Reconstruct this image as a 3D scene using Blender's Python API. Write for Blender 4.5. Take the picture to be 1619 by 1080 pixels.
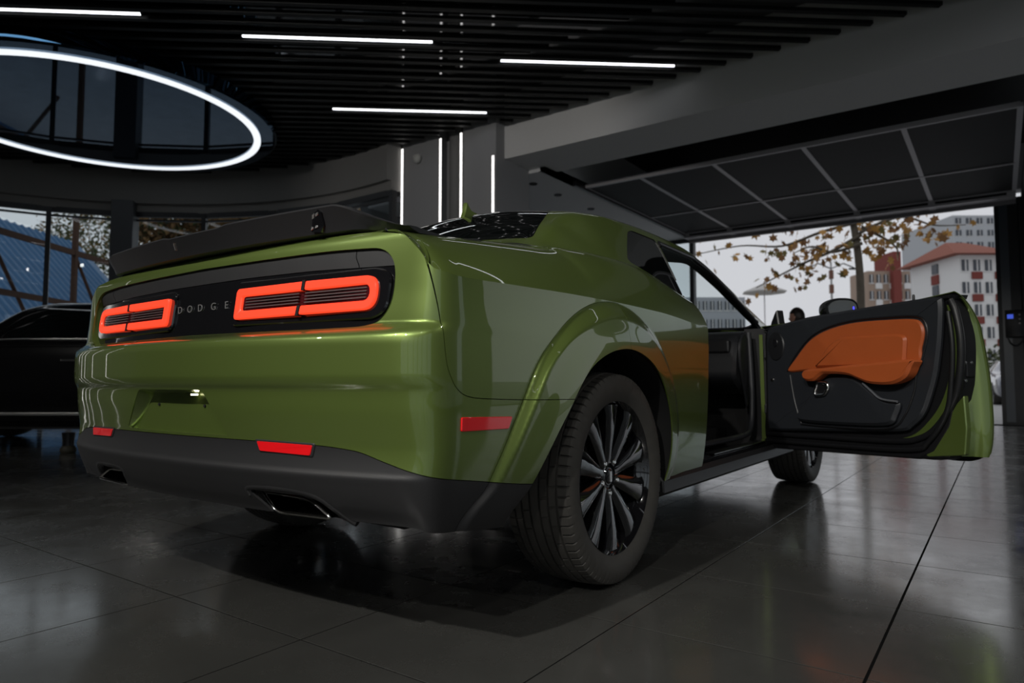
import bpy, bmesh, math, random
import numpy as np
from mathutils import Vector, Matrix
random.seed(7); rng = np.random.default_rng(7)
for o in list(bpy.data.objects): bpy.data.objects.remove(o)
scene = bpy.context.scene
COL = scene.collection

# ------------------------------------------------------------------ camera, sky, exposure
CAM = (-1.0411, -2.0123, 0.6933); YAW = 0.62017; PITCH = 0.05975
cd = bpy.data.cameras.new('camera'); cam = bpy.data.objects.new('camera', cd); COL.objects.link(cam)
cd.sensor_width = 36.0; cd.lens = 36.0*1079/1619; cd.clip_start = .05; cd.clip_end = 600
fw = Vector((math.cos(YAW)*math.cos(PITCH), math.sin(YAW)*math.cos(PITCH), math.sin(PITCH)))
cam.location = CAM; cam.rotation_euler = fw.to_track_quat('-Z', 'Y').to_euler()
scene.camera = cam
cd.dof.use_dof = True; cd.dof.focus_distance = 2.2; cd.dof.aperture_fstop = 3.2
world = bpy.data.worlds.new('overcast_sky'); scene.world = world; world.use_nodes = True
wn = world.node_tree.nodes; bg = wn['Background']
bg.inputs[0].default_value = (.93, .95, 1.0, 1); bg.inputs[1].default_value = 1.0
scene.view_settings.view_transform = 'Standard'; scene.view_settings.look = 'None'
scene.view_settings.gamma = 1.0; scene.view_settings.use_curve_mapping = False
scene.view_settings.exposure = -0.62
fwd = np.array([math.cos(YAW), math.sin(YAW), 0.]); rgt = np.array([math.sin(YAW), -math.cos(YAW), 0.])
def cam_pt(lat, depth, z=0.):            # point from lateral offset and depth measured from the viewpoint's ground position
    q = np.array([CAM[0], CAM[1], 0.]) + fwd*depth + rgt*lat
    return np.array([q[0], q[1], z])

# ------------------------------------------------------------------ materials
MATS = {}
def mat(name, col=(.5, .5, .5), rough=.5, metal=0., coat=0., coat_rough=.03, spec=.5, emit=None, estr=0., trans=0., alpha=1., ior=1.45,
        bump=None, noise=None, sheen=0.):
    if name in MATS: return MATS[name]
    m = bpy.data.materials.new(name); m.use_nodes = True; MATS[name] = m
    nt = m.node_tree; b = nt.nodes['Principled BSDF']; I = b.inputs
    I['Base Color'].default_value = (*col, 1); I['Roughness'].default_value = rough; I['Metallic'].default_value = metal
    I['Coat Weight'].default_value = coat; I['Coat Roughness'].default_value = coat_rough
    I['Specular IOR Level'].default_value = spec; I['IOR'].default_value = ior
    I['Transmission Weight'].default_value = trans; I['Alpha'].default_value = alpha
    if sheen: I['Sheen Weight'].default_value = sheen
    if emit: I['Emission Color'].default_value = (*emit, 1); I['Emission Strength'].default_value = estr
    if noise:                              # (scale, amount, detail) brightness variation of the colour
        tc = nt.nodes.new('ShaderNodeTexCoord'); n = nt.nodes.new('ShaderNodeTexNoise')
        n.inputs['Scale'].default_value = noise[0]; n.inputs['Detail'].default_value = noise[2] if len(noise) > 2 else 4
        mr = nt.nodes.new('ShaderNodeMapRange'); mr.inputs['To Min'].default_value = 1-noise[1]; mr.inputs['To Max'].default_value = 1+noise[1]
        mx = nt.nodes.new('ShaderNodeMix'); mx.data_type = 'RGBA'; mx.blend_type = 'MULTIPLY'; mx.inputs['Factor'].default_value = 1
        mx.inputs['A'].default_value = (*col, 1)
        nt.links.new(tc.outputs['Object'], n.inputs['Vector']); nt.links.new(n.outputs['Fac'], mr.inputs['Value'])
        nt.links.new(mr.outputs['Result'], mx.inputs['B']); nt.links.new(mx.outputs['Result'], I['Base Color'])
    if bump:                               # (scale, strength, distance)
        tc = nt.nodes.new('ShaderNodeTexCoord'); n = nt.nodes.new('ShaderNodeTexNoise'); n.inputs['Scale'].default_value = bump[0]; n.inputs['Detail'].default_value = 3
        bp = nt.nodes.new('ShaderNodeBump'); bp.inputs['Strength'].default_value = bump[1]; bp.inputs['Distance'].default_value = bump[2]
        nt.links.new(tc.outputs['Object'], n.inputs['Vector']); nt.links.new(n.outputs['Fac'], bp.inputs['Height']); nt.links.new(bp.outputs['Normal'], I['Normal'])
    return m

def pane_mat(name, tint=(.95, .97, .97), ior=1.5, rough=0.):      # thin clear pane: lets light straight through, reflects by Fresnel
    m = bpy.data.materials.new(name); m.use_nodes = True; MATS[name] = m; nt = m.node_tree; nt.nodes.remove(nt.nodes['Principled BSDF'])
    t = nt.nodes.new('ShaderNodeBsdfTransparent'); t.inputs[0].default_value = (*tint, 1); g = nt.nodes.new('ShaderNodeBsdfGlossy'); g.inputs['Roughness'].default_value = rough
    lw = nt.nodes.new('ShaderNodeLayerWeight'); pw = nt.nodes.new('ShaderNodeMath'); pw.operation = 'POWER'; pw.inputs[1].default_value = 4
    ma = nt.nodes.new('ShaderNodeMath'); ma.operation = 'MULTIPLY_ADD'; ma.inputs[1].default_value = .6; ma.inputs[2].default_value = .04; mx = nt.nodes.new('ShaderNodeMixShader')
    lw.inputs['Blend'].default_value = .5
    nt.links.new(lw.outputs['Facing'], pw.inputs[0]); nt.links.new(pw.outputs[0], ma.inputs[0]); nt.links.new(ma.outputs[0], mx.inputs[0]); nt.links.new(t.outputs[0], mx.inputs[1]); nt.links.new(g.outputs[0], mx.inputs[2])
    nt.links.new(mx.outputs[0], nt.nodes['Material Output'].inputs['Surface']); return m

# ------------------------------------------------------------------ object helpers
def tag(o, label=None, cat=None, group=None, kind=None):
    if label: o['label'] = label
    if cat: o['category'] = cat
    if group: o['group'] = group
    if kind: o['kind'] = kind
    return o
def empty(name, loc=(0, 0, 0), rz=0., **kw):
    o = bpy.data.objects.new(name, None); COL.objects.link(o); o.location = loc; o.rotation_euler = (0, 0, rz)
    o.empty_display_size = .1
    return tag(o, **kw)
def link(name, me, parent=None, loc=(0, 0, 0), rot=(0, 0, 0), scale=None):
    o = bpy.data.objects.new(name, me); COL.objects.link(o); o.location = loc; o.rotation_euler = rot
    if scale: o.scale = scale
    if parent: o.parent = parent
    return o
def copy_tree(o, parent=None):
    c = o.copy(); COL.objects.link(c); c.parent = parent
    for ch in o.children: copy_tree(ch, c)
    return c

class M:                                   # light mesh container: positions, normals, attributes, polygons
    def __init__(s, V, F, N=None, A=None):
        s.V = np.asarray(V, float).reshape(-1, 3); s.F = [tuple(f) for f in F]
        s.N = None if N is None else np.asarray(N, float); s.A = None if A is None else np.asarray(A, float)
    def __add__(s, o):
        n = len(s.V); F = s.F+[tuple(i+n for i in f) for f in o.F]
        N = None if s.N is None or o.N is None else np.vstack([s.N, o.N])
        A = None if s.A is None or o.A is None else np.vstack([s.A, o.A])
        return M(np.vstack([s.V, o.V]), F, N, A)
    def mirror(s):
        k = np.array([1, -1, 1.]); return M(s.V*k, [f[::-1] for f in s.F], None if s.N is None else s.N*k, s.A)
    def moved(s, d): return M(s.V+np.asarray(d, float), s.F, s.N, s.A)
    def rot(s, R): R = np.array(R)[:3, :3]; return M(s.V@R.T, s.F, None if s.N is None else s.N@R.T, s.A)
    def flip(s): return M(s.V, [f[::-1] for f in s.F], None if s.N is None else -s.N, s.A)

def grid(P, A=None, flip=False, closed_u=False):
    """P: (nu,nv,3) array of positions -> mesh with smooth normals from the surface derivative."""
    nu, nv = P.shape[:2]
    if closed_u:
        Pu = (np.roll(P, -1, 0)-np.roll(P, 1, 0))
    else: Pu = np.gradient(P, axis=0)
    Pv = np.gradient(P, axis=1)
    N = np.cross(Pu, Pv); L = np.linalg.norm(N, axis=2, keepdims=True); N = N/np.maximum(L, 1e-12)
    if flip: N = -N
    idx = np.arange(nu*nv).reshape(nu, nv)
    a = idx; F = []
    iu = range(nu if closed_u else nu-1)
    for i in iu:
        j = (i+1) % nu
        for k in range(nv-1):
            f = (a[i, k], a[j, k], a[j, k+1], a[i, k+1])
            F.append(f[::-1] if flip else f)
    return M(P.reshape(-1, 3), F, N.reshape(-1, 3), None if A is None else A.reshape(nu*nv, -1))

def clip(m, val, keep=1):
    """Part of m where val*keep >= 0 (val: per-vertex array); cut edges are exact on the interpolated zero line."""
    v = np.asarray(val, float)*keep; ins = v >= 0
    V = list(m.V); N = list(m.N) if m.N is not None else None; A = list(m.A) if m.A is not None else None
    cache = {}; out = []
    for f in m.F:
        s = [ins[i] for i in f]
        if all(s): out.append(f); continue
        if not any(s): continue
        g = []
        n = len(f)
        for k in range(n):
            i, j = f[k], f[(k+1) % n]
            if ins[i]: g.append(i)
            if ins[i] != ins[j]:
                key = (i, j) if i < j else (j, i)
                if key not in cache:
                    p, q = key; t = v[p]/(v[p]-v[q]); cache[key] = len(V)
                    V.append(m.V[p]+(m.V[q]-m.V[p])*t)
                    if N is not None:
                        nn = m.N[p]+(m.N[q]-m.N[p])*t; N.append(nn/max(np.linalg.norm(nn), 1e-9))
                    if A is not None: A.append(m.A[p]+(m.A[q]-m.A[p])*t)
                g.append(cache[key])
        h = [g[k] for k in range(len(g)) if g[k] != g[k-1]]
        if len(h) >= 3: out.append(tuple(h))
    return compact(M(V, out, N, A))
def compact(m):
    used = sorted({i for f in m.F for i in f}); mp = {i: k for k, i in enumerate(used)}
    u = np.array(used, int)
    return M(m.V[u], [tuple(mp[i] for i in f) for f in m.F], None if m.N is None else m.N[u], None if m.A is None else m.A[u])

def obj(name, m, mats, parent=None, thick=0., loc=(0, 0, 0), rot=(0, 0, 0), smooth=None, rim_in=False):
    """Link a mesh; with normals it keeps them; thick adds an inner skin and rim."""
    V = m.V; F = list(m.F); mi = [0]*len(F)
    if not isinstance(mats, (list, tuple)): mats = [mats]
    n0 = len(V); nf = len(F); LN = None
    if thick:
        N = m.N
        E = {}
        for f in F:
            for k in range(len(f)):
                i, j = f[k], f[(k+1) % len(f)]; E[(i, j)] = E.get((i, j), 0)+1
        V = np.vstack([m.V, m.V-N*thick])
        F = F+[tuple(i+n0 for i in f[::-1]) for f in m.F]
        rim = [(j, i, i+n0, j+n0) for (i, j) in E if (j, i) not in E]
        mi += [1 if len(mats) > 1 else 0]*nf+[1 if rim_in else 0]*len(rim)
        F = F+rim
    me = bpy.data.meshes.new(name); me.from_pydata([tuple(p) for p in V], [], F)
    for mm in mats: me.materials.append(mm)
    me.polygons.foreach_set('material_index', mi)
    if m.N is not None:
        me.polygons.foreach_set('use_smooth', [True]*len(F)); me.update()
        fn = np.zeros(len(F)*3); me.polygons.foreach_get('normal', fn); fn = fn.reshape(-1, 3)
        ln = []
        for k, f in enumerate(F):
            if k < nf: ln += [tuple(m.N[i]) for i in f]
            elif k < 2*nf and thick: ln += [tuple(-m.N[i-n0]) for i in f]
            else: ln += [tuple(fn[k])]*len(f)
        if len(ln) == len(me.loops): me.normals_split_custom_set(ln)
    elif smooth is not None:
        me.polygons.foreach_set('use_smooth', [True]*len(F)); me.update()
        me.set_sharp_from_angle(angle=math.radians(smooth))
    me.update()
    return link(name, me, parent, loc, rot)

# ------------------------------------------------------------------ maths helpers
def pchip(xs, ys):
    x = np.asarray(xs, float); y = np.asarray(ys, float); h = np.diff(x); d = np.diff(y)/h
    m = np.zeros_like(y); m[0] = d[0]; m[-1] = d[-1]
    for i in range(1, len(x)-1):
        if d[i-1]*d[i] > 0:
            w1 = 2*h[i]+h[i-1]; w2 = h[i]+2*h[i-1]; m[i] = (w1+w2)/(w1/d[i-1]+w2/d[i])
    def f(t):
        t = np.clip(np.asarray(t, float), x[0], x[-1]); k = np.clip(np.searchsorted(x, t)-1, 0, len(x)-2)
        s = (t-x[k])/h[k]
        return ((2*s**3-3*s**2+1)*y[k]+(s**3-2*s**2+s)*h[k]*m[k]+(-2*s**3+3*s**2)*y[k+1]+(s**3-s**2)*h[k]*m[k+1])
    return f
def cubic(xs, ys):                          # natural cubic spline
    x = np.asarray(xs, float); y = np.asarray(ys, float); n = len(x); h = np.diff(x)
    A = np.zeros((n, n)); b = np.zeros(n); A[0, 0] = A[-1, -1] = 1
    for i in range(1, n-1):
        A[i, i-1] = h[i-1]; A[i, i] = 2*(h[i-1]+h[i]); A[i, i+1] = h[i]; b[i] = 6*((y[i+1]-y[i])/h[i]-(y[i]-y[i-1])/h[i-1])
    s2 = np.linalg.solve(A, b)
    def f(t):
        t = np.clip(np.asarray(t, float), x[0], x[-1]); k = np.clip(np.searchsorted(x, t)-1, 0, n-2); a = (x[k+1]-t)/h[k]; c = (t-x[k])/h[k]
        return a*y[k]+c*y[k+1]+((a**3-a)*s2[k]+(c**3-c)*s2[k+1])*h[k]**2/6
    return f
def sst(a, b, x): t = np.clip((x-a)/(b-a), 0, 1); return t*t*(3-2*t)
def smooth_poly(pts, n=8, closed=True):     # Catmull-Rom through 2D/3D points
    P = np.asarray(pts, float); m = len(P); out = []
    for i in range(m if closed else m-1):
        p0, p1, p2, p3 = (P[(i-1) % m], P[i], P[(i+1) % m], P[(i+2) % m]) if closed else (P[max(i-1, 0)], P[i], P[i+1], P[min(i+2, m-1)])
        for k in range(n):
            t = k/n; out.append(.5*((2*p1)+(p2-p0)*t+(2*p0-5*p1+4*p2-p3)*t*t+(3*p1-p0-3*p2+p3)*t**3))
    if not closed: out.append(P[-1])
    return np.array(out)
def round_poly(pts, r, n=6):                # round the corners of a convex polygon
    P = np.asarray(pts, float); m = len(P); out = []
    rr = r if isinstance(r, (list, tuple)) else [r]*m
    for i in range(m):
        a, b, c = P[i-1], P[i], P[(i+1) % m]; ra = min(rr[i], .49*np.linalg.norm(a-b), .49*np.linalg.norm(c-b))
        p = b+(a-b)/np.linalg.norm(a-b)*ra; q = b+(c-b)/np.linalg.norm(c-b)*ra
        for k in range(n+1):
            t = k/n; out.append((1-t)**2*p+2*t*(1-t)*b+t*t*q)
    return np.array(out)
def sdf(X, Y, poly):                        # signed distance, positive inside
    X = np.asarray(X, float); Y = np.asarray(Y, float); P = np.asarray(poly, float); d = np.full(X.shape, 1e9); c = np.zeros(X.shape, bool)
    for i in range(len(P)):
        a = P[i]; b = P[(i+1) % len(P)]; ex, ey = b-a; L = ex*ex+ey*ey
        if L < 1e-14: continue
        t = np.clip(((X-a[0])*ex+(Y-a[1])*ey)/L, 0, 1); d = np.minimum(d, (X-a[0]-t*ex)**2+(Y-a[1]-t*ey)**2)
        if abs(ey) > 1e-12:
            cond = ((a[1] > Y) != (b[1] > Y)) & (X < ex*(Y-a[1])/ey+a[0]); c ^= cond
    d = np.sqrt(d); return np.where(c, d, -d)

# ------------------------------------------------------------------ solid builders (flat-shaded unless smooth given)
def box(x0, x1, y0, y1, z0, z1):
    V = [(x, y, z) for z in (z0, z1) for y in (y0, y1) for x in (x0, x1)]
    return M(V, [(0, 2, 3, 1), (4, 5, 7, 6), (0, 1, 5, 4), (2, 6, 7, 3), (0, 4, 6, 2), (1, 3, 7, 5)])
def prism(poly, h0, h1, axis='z', bev=0.):
    """Extrude a 2D polygon along axis; bev insets the end caps for a chamfer. 2D coords map to the two other axes in xyz order."""
    P = np.asarray(poly, float); n = len(P); c = P.mean(0)
    def ring(h, inset=0.):
        Q = P
        if inset:
            d = []
            for i in range(n):
                a, b, e = P[i-1], P[i], P[(i+1) % n]; u = b-a; w = e-b; u = u/max(np.linalg.norm(u), 1e-9); w = w/max(np.linalg.norm(w), 1e-9)
                nn = np.array([-(u[1]+w[1]), u[0]+w[0]]); L = np.linalg.norm(nn); nn = nn/max(L, 1e-9); d.append(nn)
            d = np.array(d)
            area = .5*np.sum(P[:, 0]*np.roll(P[:, 1], -1)-np.roll(P[:, 0], -1)*P[:, 1])
            Q = P+d*inset*(1 if area > 0 else -1)
        if axis == 'z': return [(q[0], q[1], h) for q in Q]
        if axis == 'y': return [(q[0], h, q[1]) for q in Q]
        return [(h, q[0], q[1]) for q in Q]
    s = 1 if h1 > h0 else -1
    rings = [ring(h0, bev), ring(h0+s*bev), ring(h1-s*bev), ring(h1, bev)] if bev else [ring(h0), ring(h1)]
    V = [p for r in rings for p in r]; F = []
    for k in range(len(rings)-1):
        for i in range(n): j = (i+1) % n; F.append((k*n+i, k*n+j, (k+1)*n+j, (k+1)*n+i))
    F.append(tuple(range(n))[::-1]); F.append(tuple((len(rings)-1)*n+i for i in range(n)))
    m = M(V, F)
    return orient(m)
def orient(m):
    bm = bmesh.new(); vs = [bm.verts.new(tuple(v)) for v in m.V]
    for f in m.F:
        try: bm.faces.new([vs[i] for i in f])
        except ValueError: pass
    bmesh.ops.recalc_face_normals(bm, faces=bm.faces); bm.verts.index_update()
    r = M([tuple(v.co) for v in bm.verts], [tuple(v.index for v in f.verts) for f in bm.faces]); bm.free(); return r
def lathe(prof, n=32, axis='z', closed=False):
    """prof: list of (radius, height)."""
    P = np.asarray(prof, float); th = np.linspace(0, 2*np.pi, n, endpoint=False); k = len(P)
    V = []
    for r, h in P:
        for t in th:
            a, b = r*math.cos(t), r*math.sin(t)
            V.append({'z': (a, b, h), 'y': (a, h, b), 'x': (h, a, b)}[axis])
    F = []
    for i in range(k if closed else k-1):
        for j in range(n): q = (j+1) % n; i2 = (i+1) % k; F.append((i*n+j, i*n+q, i2*n+q, i2*n+j))
    if not closed:
        if P[0][0] > 1e-6: F.append(tuple(range(n))[::-1])
        if P[-1][0] > 1e-6: F.append(tuple((k-1)*n+j for j in range(n)))
    return orient(M(V, F))
def tube(path, r, n=8, closed=False, flat=None):
    P = np.asarray(path, float); k = len(P); V = []; F = []
    up = np.array([0, 0, 1.]); R = r if hasattr(r, '__len__') else [r]*k
    prev = None
    for i in range(k):
        a = P[i-1] if (closed or i > 0) else P[i]; b = P[(i+1) % k] if (closed or i < k-1) else P[i]
        t = b-a; t = t/max(np.linalg.norm(t), 1e-9)
        if prev is None: u = np.cross(t, up if abs(t[2]) < .9 else np.array([1., 0, 0]))
        else: u = prev-t*np.dot(prev, t)
        u = u/max(np.linalg.norm(u), 1e-9); w = np.cross(t, u); prev = u
        for j in range(n):
            an = 2*math.pi*j/n; V.append(P[i]+R[i]*(u*math.cos(an)+w*math.sin(an)*(flat or 1)))
    for i in range(k if closed else k-1):
        for j in range(n): q = (j+1) % n; i2 = (i+1) % k; F.append((i*n+j, i*n+q, i2*n+q, i2*n+j))
    if not closed: F.append(tuple(range(n))[::-1]); F.append(tuple((k-1)*n+j for j in range(n)))
    return orient(M(V, F))
def rbox(x0, x1, y0, y1, z0, z1, b=.01, seg=2):   # box with rounded edges
    bm = bmesh.new(); bmesh.ops.create_cube(bm, size=1)
    for v in bm.verts:
        v.co = ((x0+x1)/2+v.co.x*(x1-x0), (y0+y1)/2+v.co.y*(y1-y0), (z0+z1)/2+v.co.z*(z1-z0))
    bmesh.ops.bevel(bm, geom=bm.edges[:], offset=b, segments=seg, affect='EDGES', profile=.5)
    bm.verts.index_update(); r = M([tuple(v.co) for v in bm.verts], [tuple(v.index for v in f.verts) for f in bm.faces]); bm.free(); return r
def text_mesh(s, size, depth=.002):
    c = bpy.data.curves.new('lettering', 'FONT'); c.body = s; c.size = size; c.extrude = depth; c.align_x = 'CENTER'; c.align_y = 'CENTER'
    o = bpy.data.objects.new('lettering', c); COL.objects.link(o)
    dg = bpy.context.evaluated_depsgraph_get(); me = bpy.data.meshes.new_from_object(o.evaluated_get(dg))
    r = M([tuple(v.co) for v in me.vertices], [tuple(p.vertices) for p in me.polygons])
    bpy.data.objects.remove(o); bpy.data.curves.remove(c); bpy.data.meshes.remove(me); return r
# ================================================================== THE SHOWROOM
CONC = mat('floor_tile', (.052, .052, .048), rough=.36, noise=(2.2, .35, 6), spec=1., coat=.7, coat_rough=.12)
nt = CONC.node_tree; b = nt.nodes['Principled BSDF']               # smeared, uneven gloss of a used tile floor
tc = nt.nodes.new('ShaderNodeTexCoord'); mp = nt.nodes.new('ShaderNodeMapping'); mp.inputs['Scale'].default_value = (.9, 5, 1)
n1 = nt.nodes.new('ShaderNodeTexNoise'); n1.inputs['Scale'].default_value = 3; n1.inputs['Detail'].default_value = 8; n1.inputs['Roughness'].default_value = .7
mr = nt.nodes.new('ShaderNodeMapRange'); mr.inputs['From Min'].default_value = .35; mr.inputs['From Max'].default_value = .7; mr.inputs['To Min'].default_value = .13; mr.inputs['To Max'].default_value = .38
gm = nt.nodes.new('ShaderNodeNewGeometry')
nt.links.new(gm.outputs['Position'], mp.inputs['Vector']); nt.links.new(mp.outputs['Vector'], n1.inputs['Vector']); nt.links.new(n1.outputs['Fac'], mr.inputs['Value']); nt.links.new(mr.outputs['Result'], b.inputs['Roughness'])
for n in nt.nodes:
    if n.type == 'TEX_NOISE' and n is not n1: nt.links.new(gm.outputs['Position'], n.inputs['Vector'])
GROUT = mat('grout', (.006, .006, .006), rough=.9, spec=0.)
WALLG = mat('grey_wall', (.24, .235, .23), rough=.7)
WALLD = mat('dark_grey_wall', (.36, .36, .37), rough=.6)
WALLW = mat('light_soffit', (.85, .85, .86), rough=.7)
SLAT = mat('black_slat', (.006, .006, .0065), rough=.55)
CEILM = mat('stretch_ceiling', (.20, .20, .21), rough=.04, metal=1.)
LED = mat('led_strip_white', (1, 1, 1), emit=(1., .97, .93), estr=3.)
TUBE = mat('tube_light_white', (1, 1, 1), emit=(.93, .96, 1.), estr=5.)
FRAMEM = mat('window_frame_grey', (.05, .052, .056), rough=.4, metal=.3)
ALU = mat('aluminium', (.55, .53, .55), rough=.45, metal=.3)
PANE = pane_mat('window_pane', (.88, .92, .93))
BLKSTEEL = mat('black_steel', (.012, .012, .014), rough=.4, metal=.3)
TX0, TDX, TY0, TDY = .163, .6125, -1.732, .6400
def struct(name, m, mt, parent=None, smooth=None, **kw):
    o = obj(name, m, mt, parent, smooth=smooth)
    if parent is None: o['kind'] = 'structure'
    return o
floor = struct('floor', box(-7, 12.9, -7.2, 13.2, -.06, -.0012), GROUT)
tm = rbox(.0022, TDX-.0022, .0022, TDY-.0022, -.02, 0, .0005, 1)
cand = []
for i in range(-12, 21):
    for j in range(-9, 24):
        x0, y0 = TX0+i*TDX, TY0+j*TDY
        if x0 < -6.9 or x0+TDX > 12.85 or y0 < -7.1 or y0+TDY > 13.1: continue
        cx, cy = x0+TDX/2-CAM[0], y0+TDY/2-CAM[1]; dep = cx*fwd[0]+cy*fwd[1]; lat = cx*rgt[0]+cy*rgt[1]
        vis = dep > .8 and abs(lat) < dep*.78+.5
        cand.append((0 if vis else 1, dep if vis else math.hypot(cx, cy), x0, y0))
cand.sort(); tile_me = None; restV = []; restF = []
for n, (v, d, x0, y0) in enumerate(cand):
    ex = .002 if abs(y0-TY0) < .01 else 0
    if v == 0 and n < 290:
        if tile_me is None: o = obj('tile', tm, CONC, floor, loc=(x0, y0, 0)); tile_me = o.data
        else: link('tile', tile_me, floor, (x0, y0, 0))
    else:
        k = len(restV); g_ = .0022
        restV += [(x0+g_, y0+g_, 0), (x0+TDX-g_, y0+g_, 0), (x0+TDX-g_, y0+TDY-g_, 0), (x0+g_, y0+TDY-g_, 0), (x0+g_, y0+g_, -.004), (x0+TDX-g_, y0+g_, -.004), (x0+TDX-g_, y0+TDY-g_, -.004), (x0+g_, y0+TDY-g_, -.004)]
        restF += [tuple(k+i for i in f) for f in ((0, 1, 2, 3), (0, 4, 5, 1), (1, 5, 6, 2), (2, 6, 7, 3), (3, 7, 4, 0))]
obj('tile_field', M(restV, restF), CONC, floor)['kind'] = 'stuff'
struct('trim_1', box(-7, 12.85, TY0-.0035, TY0+.0035, -.004, .0006), GROUT)

# ---- curved glass facade on the left
FC = np.array([.90, 6.07]); FR = 5.30
def arc(a, r=FR): return np.array([FC[0]+r*math.cos(math.radians(a)), FC[1]+r*math.sin(math.radians(a))])
def arc_wall(a0, a1, r0, r1, z0, z1, n=40):
    V = []; A = np.linspace(a0, a1, n)
    for a in A: V += [(*arc(a, r0), z0), (*arc(a, r1), z0), (*arc(a, r1), z1), (*arc(a, r0), z1)]
    F = [(4*i+k, 4*i+(k+1) % 4, 4*i+4+(k+1) % 4, 4*i+4+k) for i in range(n-1) for k in range(4)]+[(0, 1, 2, 3), (4*n-4, 4*n-3, 4*n-2, 4*n-1)]
    return orient(M(V, F))
HEAD = 3.52
struct('wall_left', arc_wall(-8.2, 150, FR-.12, FR+.30, 3.72, 4.72, 70), WALLG, smooth=30)
struct('trim_2', arc_wall(-8.2, 150, FR-.04, FR+.28, HEAD+.06, 3.72, 70), mat('head_band', (.26, .25, .24), rough=.6), smooth=30)
mul = [-8.1, 6.2, 19.8, 33.7, 47.6, 59.9, 73.4, 87]
for i in range(len(mul)-1):
    a0, a1 = mul[i], mul[i+1]; p, q = arc(a0), arc(a1); L = np.linalg.norm(q-p); rz = math.atan2(q[1]-p[1], q[0]-p[0])
    fr = box(0, L, -.03, .03, HEAD-.02, HEAD+.07)+box(0, L, -.03, .03, 0, .10)
    w = obj('window_%d' % (i+1), fr, FRAMEM, None, loc=(*p, 0), rot=(0, 0, rz)); w['kind'] = 'structure'
    obj('mullion', box(-.035, .035, -.05, .05, 0, HEAD+.05), FRAMEM, w)
    if a0 < 60: obj('transom', box(.035, L-.035, -.022, .022, 3.43, 3.46), FRAMEM, w)
    obj('pane', box(.035, L-.035, -.006, .006, .10, HEAD-.02), PANE, w)
p = arc(47.6, FR-.06); th_ = math.radians(47.6)
pc = obj('column', rbox(-.17, .17, -.17, .17, 0, 3.74, .01), mat('facade_column_grey', (.10, .105, .115), rough=.5), None, loc=(p[0], p[1], 0), rot=(0, 0, th_)); pc['kind'] = 'structure'
struct('wall_curved', arc_wall(87.6, 150, FR-.10, FR+.25, 0, 3.62, 30), WALLD, smooth=30)
for k_, a_ in enumerate((93, 98, 104, 116, 128)):
    q_ = arc(a_, FR-.105); s_ = empty('led_strip', (q_[0], q_[1], 0), math.radians(a_+180), label='white light strip on the dark curved wall beside the windows', cat='light strip', group='light strips on the curved wall')
    obj('channel', box(0, .010, -.03, .03, 0, 3.5), ALU, s_); obj('diffuser', box(.008, .014, -.024, .024, .002, 3.498), LED, s_)
# ---- column block with light strips, beam, right and back walls
PX = 6.30
colm = struct('wall_column', box(PX, 7.1, 4.55, 5.30, 0, 4.72)+box(PX, 7.1, 3.50, 4.08, 0, 4.72)+box(PX+.20, 7.1, 4.08, 4.55, 0, 4.72), WALLD)
hc = [(PX+.20+.15*math.sin(t)*-1, 4.315+.15*math.cos(t)) for t in np.linspace(0, math.pi, 20)]
obj('round_pilaster', prism(hc+[(PX+.25, 4.165), (PX+.25, 4.465)], 0, 4.72, 'z'), WALLG, colm, smooth=50)
for k_, (y, z1) in enumerate(((5.27, 4.24), (4.50, 4.24), (4.11, 4.24), (3.54, 3.80))):
    s_ = empty('led_strip', (PX-.004, y, 0), label=['white light strip at the outer corner of the grey column, by the windows', 'white light strip on the grey column, on the window side of the round pilaster', 'white light strip on the grey column, on the beam side of the round pilaster', 'short white light strip on the grey column under the beam end'][k_], cat='light strip', group='light strips on the grey column')
    obj('channel', box(-.010, .0, -.022, .022, 0, z1), ALU, s_); obj('diffuser', box(-.014, -.008, -.017, .017, .002, z1-.002), LED, s_)
struct('beam', box(6.50, 7.42, -7.2, 3.56, 3.80, 4.72), mat('beam_paint', (.80, .79, .79), rough=.7))
struct('ceiling', box(-7, 7.0, -7.2, 13.2, 4.72, 4.80), CEILM)
struct('wall_bay_left', box(7.1, 12.9, 6.9, 7.1, 0, 4.72), WALLG)
struct('ceiling_soffit', box(7.1, 12.9, 3.22, 6.9, 3.74, 3.85)+box(7.1, 12.9, 3.22, 3.30, 3.74, 4.72), WALLW)
struct('ceiling_bay', box(7.42, 12.9, -7.2, 3.22, 4.605, 4.70), mat('bay_ceiling_black', (.012, .012, .013), rough=.6))
for k_, (x, y) in enumerate(((7.55, 3.72), (8.30, 3.74), (8.25, 4.72), (9.4, 3.74), (9.4, 4.72))):
    d_ = empty('downlight', (x, y, 3.74), label='small black recessed downlight in the pale soffit', cat='downlight', group='downlights in the soffit')
    obj('ring', lathe([(.050, -.012), (.062, -.012), (.066, .0), (.050, .0)], 24, 'z', True), BLKSTEEL, d_, smooth=40); obj('baffle', lathe([(.001, -.004), (.050, -.004), (.050, 0)], 24), BLKSTEEL, d_)
# facade beside the roller door
FX = 12.80
for i, (y0, y1) in enumerate(((3.20, 5.05), (5.05, 6.9), (-4.7, -2.45), (-7.1, -4.7))):
    w = obj('window_%d' % (20+i), box(0, .08, y0, y1, 3.66, 3.76)+box(0, .08, y0, y1, 0, .08), FRAMEM, None, loc=(FX, 0, 0)); w['kind'] = 'structure'
    for y in (y0, y1): obj('mullion', box(-.03, .11, y-.045, y+.045, 0, 3.7), FRAMEM, w)
    obj('pane', box(.035, .045, y0+.045, y1-.045, .08, 3.66), PANE, w)
struct('wall_front', box(FX-.05, FX+.25, -7.2, 7.0, 3.86, 4.72), WALLD)
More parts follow.
